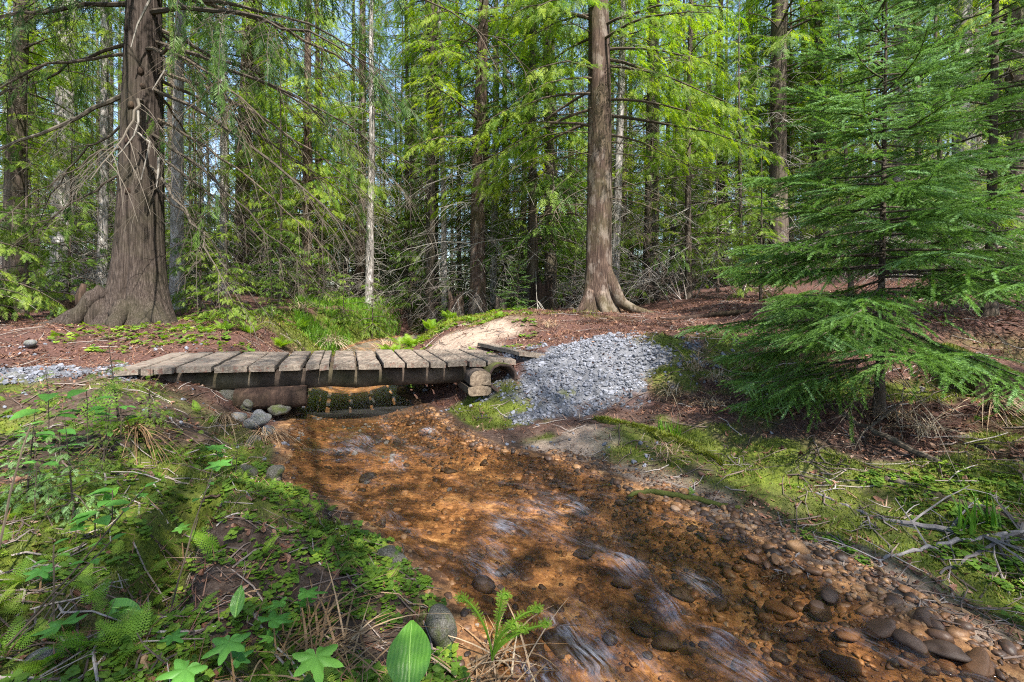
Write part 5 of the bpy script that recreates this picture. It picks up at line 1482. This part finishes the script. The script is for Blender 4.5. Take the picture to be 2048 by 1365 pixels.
tag(root, 'bright young fern with curled crozier tips at the stream edge, bottom centre', 'fern')

# conifer seedlings at the left end of the bridge
def small_conifer(px, py, D, s, label, mat='sapling', rz=0.0):
    p = at(px, py, D); p[2] = gh(p[0], p[1]); o = copy_tree(PROTO['seedling']); o.location = tuple(p); o.scale = (s, s, s * .8); o.rotation_euler = (.05, -.1, rz)
    if mat != 'sapling':
        for ch in o.children:
            if ch.name.startswith('crown'):
                ch.data = ch.data.copy(); ch.data.materials[0] = M[mat]
    return tag(o, label, 'sapling', 'hemlock seedlings on the left bank')
small_conifer(238, 800, 2.75, .5, 'feathery hemlock seedling hiding the left end of the bridge')
small_conifer(300, 800, 2.95, .33, 'small hemlock seedling leaning over the first bridge planks', rz=2.)
small_conifer(150, 960, 1.75, .32, 'dark green feathery cedar sapling on the left bank', 'spruce', 1.)
small_conifer(60, 930, 1.8, .3, 'dark sapling left of the feathery cedar sapling', 'spruce', 2.5)
small_conifer(205, 905, 2.05, .26, 'low dark sapling between the feathery sapling and the hanging reeds', 'cedar', 3.5)
small_conifer(100, 735, 3.1, .25, 'tiny green seedling on the left gravel', 'sapling', .5)
small_conifer(470, 905, 2.6, .2, 'tiny seedling on moss near the left waterline', 'sapling', 4.)

# tall bare shrub stems leaning over the left bank
for q, (p0, p1, lab) in enumerate([
    (((-30, 1130), 1.25), ((62, 850), 1.4), 'tall bare shrub stem leaning right at the left edge'), (((10, 1290), 1.1), ((290, 975), 1.3), 'long thin bare stem slanting up across the left bank'),
    (((-20, 1330), 1.05), ((225, 1080), 1.25), 'second slanting bare stem below the long thin one'), (((330, 1240), 1.3), ((425, 940), 1.7), 'thin bare stem rising from the dark gully toward the water'), (((108, 1235), 1.15), ((108, 1090), 1.2), 'short brown upright stalk at the lower left')]):
    b = at(*p0[0], p0[1]); b[2] = gh(b[0], b[1]); t = at(*p1[0], p1[1]); rg = np.random.default_rng(900 + q)
    leafy_stem('bare_shrub_stem', b, t, [(rg.uniform(.75, 1), rg.uniform(0, 360), .2, .028) for _ in range(3)] + [(1.0, 60, .4, .03)], OV, lab, 'plant', 'broadleaf', 'bare shrub stems on the left bank', 910 + q, 'limb', .0028 if q else .0036)

# ---------------------------------------------------------------- blades: grass, reeds, moss
def blades(g, B, az, L, lean, bend, wid, tint, segs=4):
    """curved ribbons: start at B, lean outwards, bend over under their weight"""
    n = len(B); t = np.linspace(0, 1, segs + 1)
    dx, dy = np.cos(az), np.sin(az)
    out_ = (lean[:, None] * t + bend[:, None] * t ** 2) * L[:, None]
    up = (np.sqrt(np.maximum(1 - lean ** 2, .05))[:, None] * t - .8 * bend[:, None] * t ** 2.4) * L[:, None]
    C = np.stack([B[:, None, 0] + dx[:, None] * out_, B[:, None, 1] + dy[:, None] * out_, B[:, None, 2] + up], -1)
    w = (wid[:, None] * (1 - t ** 2 * .9))[..., None] * np.stack([-dy, dx, 0 * dx], -1)[:, None]
    V = np.stack([C - w, C + w], 2).reshape(n, -1, 3)
    i = np.arange(segs) * 2; q = np.stack([i, i + 1, i + 3, i + 2], -1)
    Q = (q[None] + (np.arange(n) * (segs + 1) * 2)[:, None, None]).reshape(-1, 4)
    g.q.append(Q + g.n); g.qi.append(np.repeat(tint.astype(np.float32), segs)); g.v.append(V.reshape(-1, 3)); g.n += n * (segs + 1) * 2
def tuft(px, py, D, n, L, label, mat='deadgrass', spread=.05, lean=.3, bend=.5, wid=.002, az=None, seed=1, tint=(.5, .2), group='dry grass tufts', cat='grass tuft', name='dry_grass_tuft'):
    rg = np.random.default_rng(seed); p = hit(px, py) if D is None else np.array([*at(px, py, D)[:2], 0.0])
    p[2] = gh(p[0], p[1]); g = Geo()
    a = rg.uniform(0, 6.28, n) if az is None else rg.normal(az, .55, n)
    rr = spread * np.sqrt(rg.random(n)); b = rg.uniform(0, 6.28, n)
    B = np.stack([rr * np.cos(b), rr * np.sin(b), np.full(n, -.01)], -1)
    blades(g, B, a, L * rg.uniform(.5, 1.2, n), np.clip(rg.normal(lean, .2, n), 0, .95), np.clip(rg.normal(bend, .2, n), 0, 1.3), wid * rg.uniform(.6, 1.4, n), np.clip(rg.normal(*tint, n), 0, 1), 6)
    o = g.build(name, M[mat]); o.location = tuple(p)
    return tag(o, label, cat, group)
tuft(262, 800, 2.75, 130, .42, 'bundle of reddish-brown dead reeds hanging down the left bank', spread=.05, lean=.5, bend=.95, az=-1.05, seed=1, tint=(.3, .12), wid=.0035)
tuft(1985, 815, None, 140, .3, 'pale straw tuft fanning down below the grey log end', lean=.5, bend=.95, az=-1.57, seed=2, tint=(.7, .2), wid=.0028)
tuft(658, 672, 8.9, 160, .55, 'white bleached grass tuft at the upstream water edge', lean=.3, bend=.9, az=-1.4, seed=3, tint=(.95, .08), wid=.006, spread=.15)
tuft(600, 632, 9.8, 90, .45, 'pale dry tuft behind the white bleached one', lean=.3, bend=.8, seed=4, tint=(.8, .1), wid=.006, spread=.12)
tuft(770, 660, 9.6, 120, .5, 'brown dry tuft beside the sunlit ferns', lean=.3, bend=.8, seed=5, tint=(.6, .15), wid=.006, spread=.15)
tuft(530, 815, 3.6, 80, .26, 'drooping tan grass on the mossy bank by the pale boulder', lean=.4, bend=1.0, az=-.8, seed=6, tint=(.6, .15))
tuft(450, 840, None, 70, .25, 'thin tan grass drooping over moss left of the boulders', lean=.4, bend=1.0, az=-.9, seed=7, tint=(.65, .15))
for q, (px, py, s, lab) in enumerate([(1390, 740, .3, 'pale dry tuft on the mossy slope, nearest the gravel'), (1440, 765, .28, 'pale dry tuft on the mossy slope, beside the yellow fern'), (1490, 735, .32, 'grey dry tuft under the black branch tip'), (1350, 790, .22, 'short dry tuft where moss meets the lower gravel edge'),
                                      (1530, 700, .35, 'dry tuft at the top of the mossy slope by the path'), (1560, 790, .28, 'dry tuft under the left boughs of the spruce'), (1420, 815, .2, 'thin dry tuft on the flat moss'), (1100, 655, .25, 'dry tuft on the bank above the gravel'), (1330, 915, .16, 'bleached stalks around the green shoots'),
                                      (1850, 870, .25, 'dry tuft left of the straw tuft'), (1800, 840, .22, 'dry tuft at the foot of the spruce')]):
    tuft(px, py, None, 60, s, lab, lean=.45, bend=.75, seed=20 + q, tint=(.72, .2), wid=.002, spread=.07)
rg = np.random.default_rng(31)
for q, (px, py, s) in enumerate([(560, 1300, .22), (650, 1335, .2), (980, 1345, .22)]):
    tuft(px, py, None, 85 if q < 2 else 60, s, ['heap of tan dead reeds behind the largest lobed leaf', 'tan dead reeds under the largest lobed leaf', 'dead stalks at the base of the curled fern'][q], lean=.85, bend=.5, seed=40 + q, tint=(.42, .2), wid=.0028, spread=.12)
for q, (px, py, lab) in enumerate([(1352, 875, 'tallest clump of green blade shoots on the right bank'), (1325, 860, 'short green shoots left of the tallest clump'), (1935, 1060, 'green blade shoots among the grey branches'), (1985, 1055, 'green shoots at the right edge among the grey branches')]):
    tuft(px, py, None, 16, .16 if q != 1 else .08, lab, 'grass', .03, .12, .15, .0045, seed=60 + q, tint=(.4, .15), group='green shoots on the right bank', cat='plant', name='green_shoots')

# green grass in the upstream bend, and the sunny meadow behind
rg = np.random.default_rng(51); n = 22000
x = rg.uniform(-5.4, -1.2, n); y = rg.uniform(8.2, 13.5, n)
pxx = CX + F * x / y; k = (pxx > 590) & (pxx < 800) & ((stream_edges(y)[0] - x > .02) | (x - stream_edges(y)[1] > .05)) & (fbm(x * 1.2, y * 1.2, 91, 3) > .3)
x, y = x[k], y[k]; n = len(x); g = Geo()
blades(g, np.stack([x, y, GH(x, y)], -1), rg.uniform(0, 6.28, n), rg.uniform(.1, .36, n), rg.uniform(.05, .5, n), rg.uniform(.05, .6, n), rg.uniform(.003, .007, n), rg.random(n))
n = 4000; x = rg.uniform(-1.5, 4.0, n); y = rg.uniform(12, 22, n)
blades(g, np.stack([x, y, GH(x, y)], -1), rg.uniform(0, 6.28, n), rg.uniform(.15, .5, n), rg.uniform(.05, .5, n), rg.uniform(.1, .8, n), rg.uniform(.006, .014, n), rg.random(n))
tag(g.build('grass', M['grass']), 'lush green grass along the upstream bend and in the sunny gap behind', 'grass', kind='stuff')

def moss_on(obj, P, R, n, seed, dens=.55):
    """fuzz of moss over the upper side of a log, as a part of it"""
    r_ = np.random.default_rng(seed); P = np.asarray(P, float); t = r_.random(n)
    c, d = along(P, t); rr = np.interp(t, np.linspace(0, 1, len(R)), R); a = np.clip(r_.normal(0, .75, n), -1.7, 1.7)
    side = norm(np.cross(d, [0, 0, 1.0])); up = np.cross(side, d)
    B = c + (side * np.sin(a)[:, None] + up * np.cos(a)[:, None]) * rr[:, None]
    k = fbm(t * np.linalg.norm(P[-1] - P[0]) * 9, a * 2, seed, 3) > 1 - dens; B, a, n = B[k], a[k], int(k.sum()); g = Geo()
    az = np.arctan2(side[k][:, 1] * np.sin(a), side[k][:, 0] * np.sin(a)) + r_.normal(0, .9, n)
    blades(g, B, az, r_.uniform(.01, .03, n), np.clip(np.abs(np.sin(a)) * .8 + r_.normal(0, .15, n), 0, .95), r_.uniform(0, .4, n), r_.uniform(.0015, .004, n), np.clip(r_.normal(.5, .22, n), 0, 1), 1)
    g.build('moss', M['moss'], obj)
for o in list(bpy.data.objects):
    if o.get('label', '').startswith('thick moss-covered log'): moss_on(o, np.array([np.zeros(3), (pf - pe) * .5, pf - pe]), [.135, .135], 5200, 1, .72)
    if o.get('label', '').startswith('slim moss-grown'): 
        vv = np.array([v.co for v in o.data.vertices])[:-2].reshape(-1, 8, 3).mean(1) if len(o.data.vertices) % 8 == 2 else None
        if vv is not None: moss_on(o, vv, [.022, .037, .037, .017], 3600, 2, .7)
# moss cushions: tiny upright blades over the mossy ground
rg = np.random.default_rng(61); n = 330000
y = .85 + 4.6 * rg.random(n) ** 1.35; x = rg.uniform(-1.15, 1.15, n) * (y + .25)
mkk = masks(x, y)['moss']; k = mkk * fbm(x * 7, y * 7, 97, 2) > rg.uniform(.12, .62, n)
x, y = x[k], y[k]; n = len(x); print('moss blades', n)
L = (.006 + .012 * fbm(x * 6, y * 6, 98, 2)) * (1 + .18 * y)
g = Geo()
blades(g, np.stack([x, y, GH(x, y) - .002], -1), rg.uniform(0, 6.28, n), L * rg.uniform(.6, 1.4, n), rg.uniform(.1, .7, n), rg.uniform(0, .3, n), (.0012 + .0008 * y) * rg.uniform(.7, 1.3, n), np.clip(.15 + .6 * fbm(x * 3, y * 3, 99, 2) + rg.normal(0, .15, n), 0, 1), 1)
n = 90000; y = rg.uniform(5.0, 11.5, n); x = rg.uniform(-6, 1.6, n); mkk = masks(x, y)['moss']
k = (mkk > rg.uniform(.15, .9, n)); x, y = x[k], y[k]; n = len(x)
blades(g, np.stack([x, y, GH(x, y) - .002], -1), rg.uniform(0, 6.28, n), rg.uniform(.02, .075, n), rg.uniform(.1, .8, n), rg.uniform(0, .5, n), rg.uniform(.004, .008, n), np.clip(.3 + .6 * fbm(x * 3, y * 3, 99, 2) + rg.normal(0, .15, n), 0, 1), 1)
tag(g.build('moss', M['moss']), 'yellow-green moss over both banks of the stream', 'moss', kind='stuff')

# small round-leaved herbs
def herb_t(seed):
    r = np.random.default_rng(seed); V, T, Q = [], [], []
    for i in range(r.integers(3, 6)):
        a = i * 2.2 + r.normal(0, .3); d = np.array([math.cos(a), math.sin(a)]); c = np.array([d[0] * .5, d[1] * .5, .7 + r.uniform(-.3, .3)])
        R = .42 * r.uniform(.7, 1.15); n = len(V); V.append(c)
        for k in range(7):
            th = k / 7 * 6.283; rr = R * (1 + .18 * math.cos(3 * th)); V.append(c + [rr * math.cos(th + a), rr * math.sin(th + a), -.12 * r.random() + .1 * rr * math.cos(th)])
        T += [(n, n + 1 + k, n + 1 + (k + 1) % 7) for k in range(7)]
        n = len(V); V += [np.array([.02, 0, 0]), np.array([-.02, 0, 0]), c]; T.append((n, n + 1, n + 2))
    return np.array(V), np.zeros((0, 4), int), np.array(T)
HB = [herb_t(s) for s in range(5)]
rg = np.random.default_rng(71); n = 48000
y = .95 + 3.0 * rg.random(n) ** 1.25; x = rg.uniform(-1.1, 1.3, n) * y
X_, Y_, xl, xr, dl, dr, zw = ground_parts(x, y)
cl = fbm(x * 2.6, y * 2.6, 111, 3)
prob = np.where(dl > .01, np.maximum(1.6 * (1 - sm(dl, .15, .9)), .6) * sm(cl, .3, .48) * (y < 3.0), 0) + np.where((dr > .12) & (y < 2.5) & (dr < 1.15), 1.2 * sm(cl, .42, .55), 0)
k = rg.random(n) < prob * .62
x, y = x[k], y[k]; n = len(x); print('herbs', n)
s = rg.lognormal(-4.35, .38, n); s = np.clip(s, .006, .028)
R = rot_random(rg, n, .2) * s[:, None, None]; P = np.stack([x, y, GH(x, y)], -1); tn = np.clip(rg.normal(.5, .2, n), 0, 1); g = Geo()
for q in range(5):
    sel = np.arange(n) % 5 == q; scatter(g, HB[q], R[sel], P[sel], tn[sel])
n = 5000; y = rg.uniform(5.2, 11.5, n); x = rg.uniform(-5.5, .3, n); X_, Y_, xl, xr, dl, dr, zw = ground_parts(x, y)
k = (np.maximum(dl, dr) > .03) & (fbm(x * 1.6, y * 1.6, 131, 3) > .5) & (masks(x, y)['sand'] < .4); x, y = x[k], y[k]; n = len(x)
R = rot_random(rg, n, .25) * rg.uniform(.02, .06, n)[:, None, None]; P = np.stack([x, y, GH(x, y)], -1); tn = np.clip(rg.normal(.65, .2, n), 0, 1)
for q in range(5):
    sel = np.arange(n) % 5 == q; scatter(g, HB[q], R[sel], P[sel], tn[sel])
n = 1200; y = .95 + 2.3 * rg.random(n); x = rg.uniform(-1.1, 0, n) * y; X_, Y_, xl, xr, dl, dr, zw = ground_parts(x, y)
k = (dl > .06) & (fbm(x * 2.2, y * 2.2, 141, 3) > .46); x, y = x[k], y[k]; n = len(x); a = rg.uniform(0, 6.28, n)
R = frames(np.stack([np.cos(a), np.sin(a), rg.uniform(.1, .9, n)], -1), np.stack([rg.normal(0, .2, n), rg.normal(0, .2, n), np.ones(n)], -1)) * rg.uniform(.035, .085, n)[:, None, None]
P = np.stack([x, y, GH(x, y)], -1); tn = np.clip(rg.normal(.75, .2, n), 0, 1)
for q in range(3):
    sel = np.arange(n) % 3 == q; scatter(g, FF[q], R[sel], P[sel], tn[sel])
tag(g.build('ground_herbs', M['herb']), 'carpet of small round-leaved herbs and tiny ferns on the stream banks', 'ground cover', kind='stuff')

# leaf and needle litter
def flake(seed):
    r = np.random.default_rng(seed); t = np.linspace(0, 2 * math.pi, 8)[:-1]
    V = np.stack([np.cos(t) * (1 + .2 * r.normal(0, 1, 7)), .55 * np.sin(t) * (1 + .25 * r.normal(0, 1, 7)), .35 * np.cos(t) ** 2 + .2 * np.sin(t * 2 + seed)], -1)
    V = np.concatenate([[[0, 0, 0]], V]); T = np.array([(0, 1 + k, 1 + (k + 1) % 7) for k in range(7)])
    return V, np.zeros((0, 4), int), T
FL = [flake(s) for s in range(6)]
rg = np.random.default_rng(81); n = 60000
y = .9 + 8.0 * rg.random(n) ** 1.5; x = rg.uniform(-1.15, 1.15, n) * (y + .2)
X_, Y_, xl, xr, dl, dr, zw = ground_parts(x, y); mkk = masks(x, y)
pr = (np.maximum(dl, dr) > .06) * (.35 + .65 * mkk['litter']) * (1 - .75 * mkk['moss']) * (1 - .7 * mkk['sand']) * (1 - .7 * mkk['gravel']) * np.where(dl > 0, np.where(y < 3.2, .55, 1), 1) * (1 + .8 * mkk['gravel']) * sm(fbm(x * 2.2, y * 2.2, 121, 3), .3, .6)
k = rg.random(n) < pr; x, y = x[k], y[k]; n = len(x); print('litter', n)
s = np.clip(rg.lognormal(-4.5, .4, n), .005, .022) * (1 + .06 * y)
R = rot_random(rg, n, .35) * s[:, None, None]; P = np.stack([x, y, GH(x, y) + .003], -1); tn = np.clip(rg.beta(1.6, 2.2, n), 0, 1); g = Geo()
for q in range(6):
    sel = np.arange(n) % 6 == q; scatter(g, FL[q], R[sel], P[sel], tn[sel])
n = 60000; y = 1.0 + 8.5 * rg.random(n) ** 1.2; x = rg.uniform(-1.15, 1.15, n) * (y + .2)
X_, Y_, xl, xr, dl, dr, zw = ground_parts(x, y); mkk = masks(x, y)
k = rg.random(n) < (np.maximum(dl, dr) > .08) * np.clip(mkk['litter'] + .2, 0, 1) * (1 - .6 * mkk['gravel']); x, y = x[k], y[k]; n = len(x)
blades(g, np.stack([x, y, GH(x, y) + .003], -1), rg.uniform(0, 6.28, n), rg.uniform(.025, .11, n), rg.uniform(.9, .99, n), np.zeros(n), (.0012 + .0006 * y) * rg.uniform(.6, 1.3, n), np.clip(rg.beta(1.5, 1.8, n), 0, 1), 1)
tag(g.build('leaf_litter', M['litter']), 'reddish-brown fallen needles and dead leaves over the forest floor', 'leaf litter', kind='stuff')
g = Geo(); n = 0
for _ in range(2600):
    y = .95 + 7.5 * rg.random() ** 1.5; x = rg.uniform(-1.1, 1.15) * y
    xl, xr = stream_edges(np.array([y])); 
    if xl[0] - .03 < x < xr[0] + .1: continue
    if masks(np.array([x]), np.array([y]))['gravel'][0] > .75: continue
    a = rg.uniform(0, 6.28); L = rg.uniform(.06, .3) * (.8 + .08 * y); m_ = 4
    t = np.linspace(-.5, .5, m_); px_ = x + np.cos(a) * t * L + rg.normal(0, .01, m_); py_ = y + np.sin(a) * t * L + rg.normal(0, .01, m_)
    r = rg.uniform(.0012, .0032) * (1 + .12 * y); z = GH(px_, py_) + r + rg.uniform(0, .02) * np.linspace(0, 1, m_)
    tube(g, np.stack([px_, py_, z], -1), [r, r, r * .8, r * .5], 4, rg.random(), False)
tag(g.build('twig_litter', M['twig']), 'thin dead twigs scattered over the banks and the needle path', 'twig litter', kind='stuff')
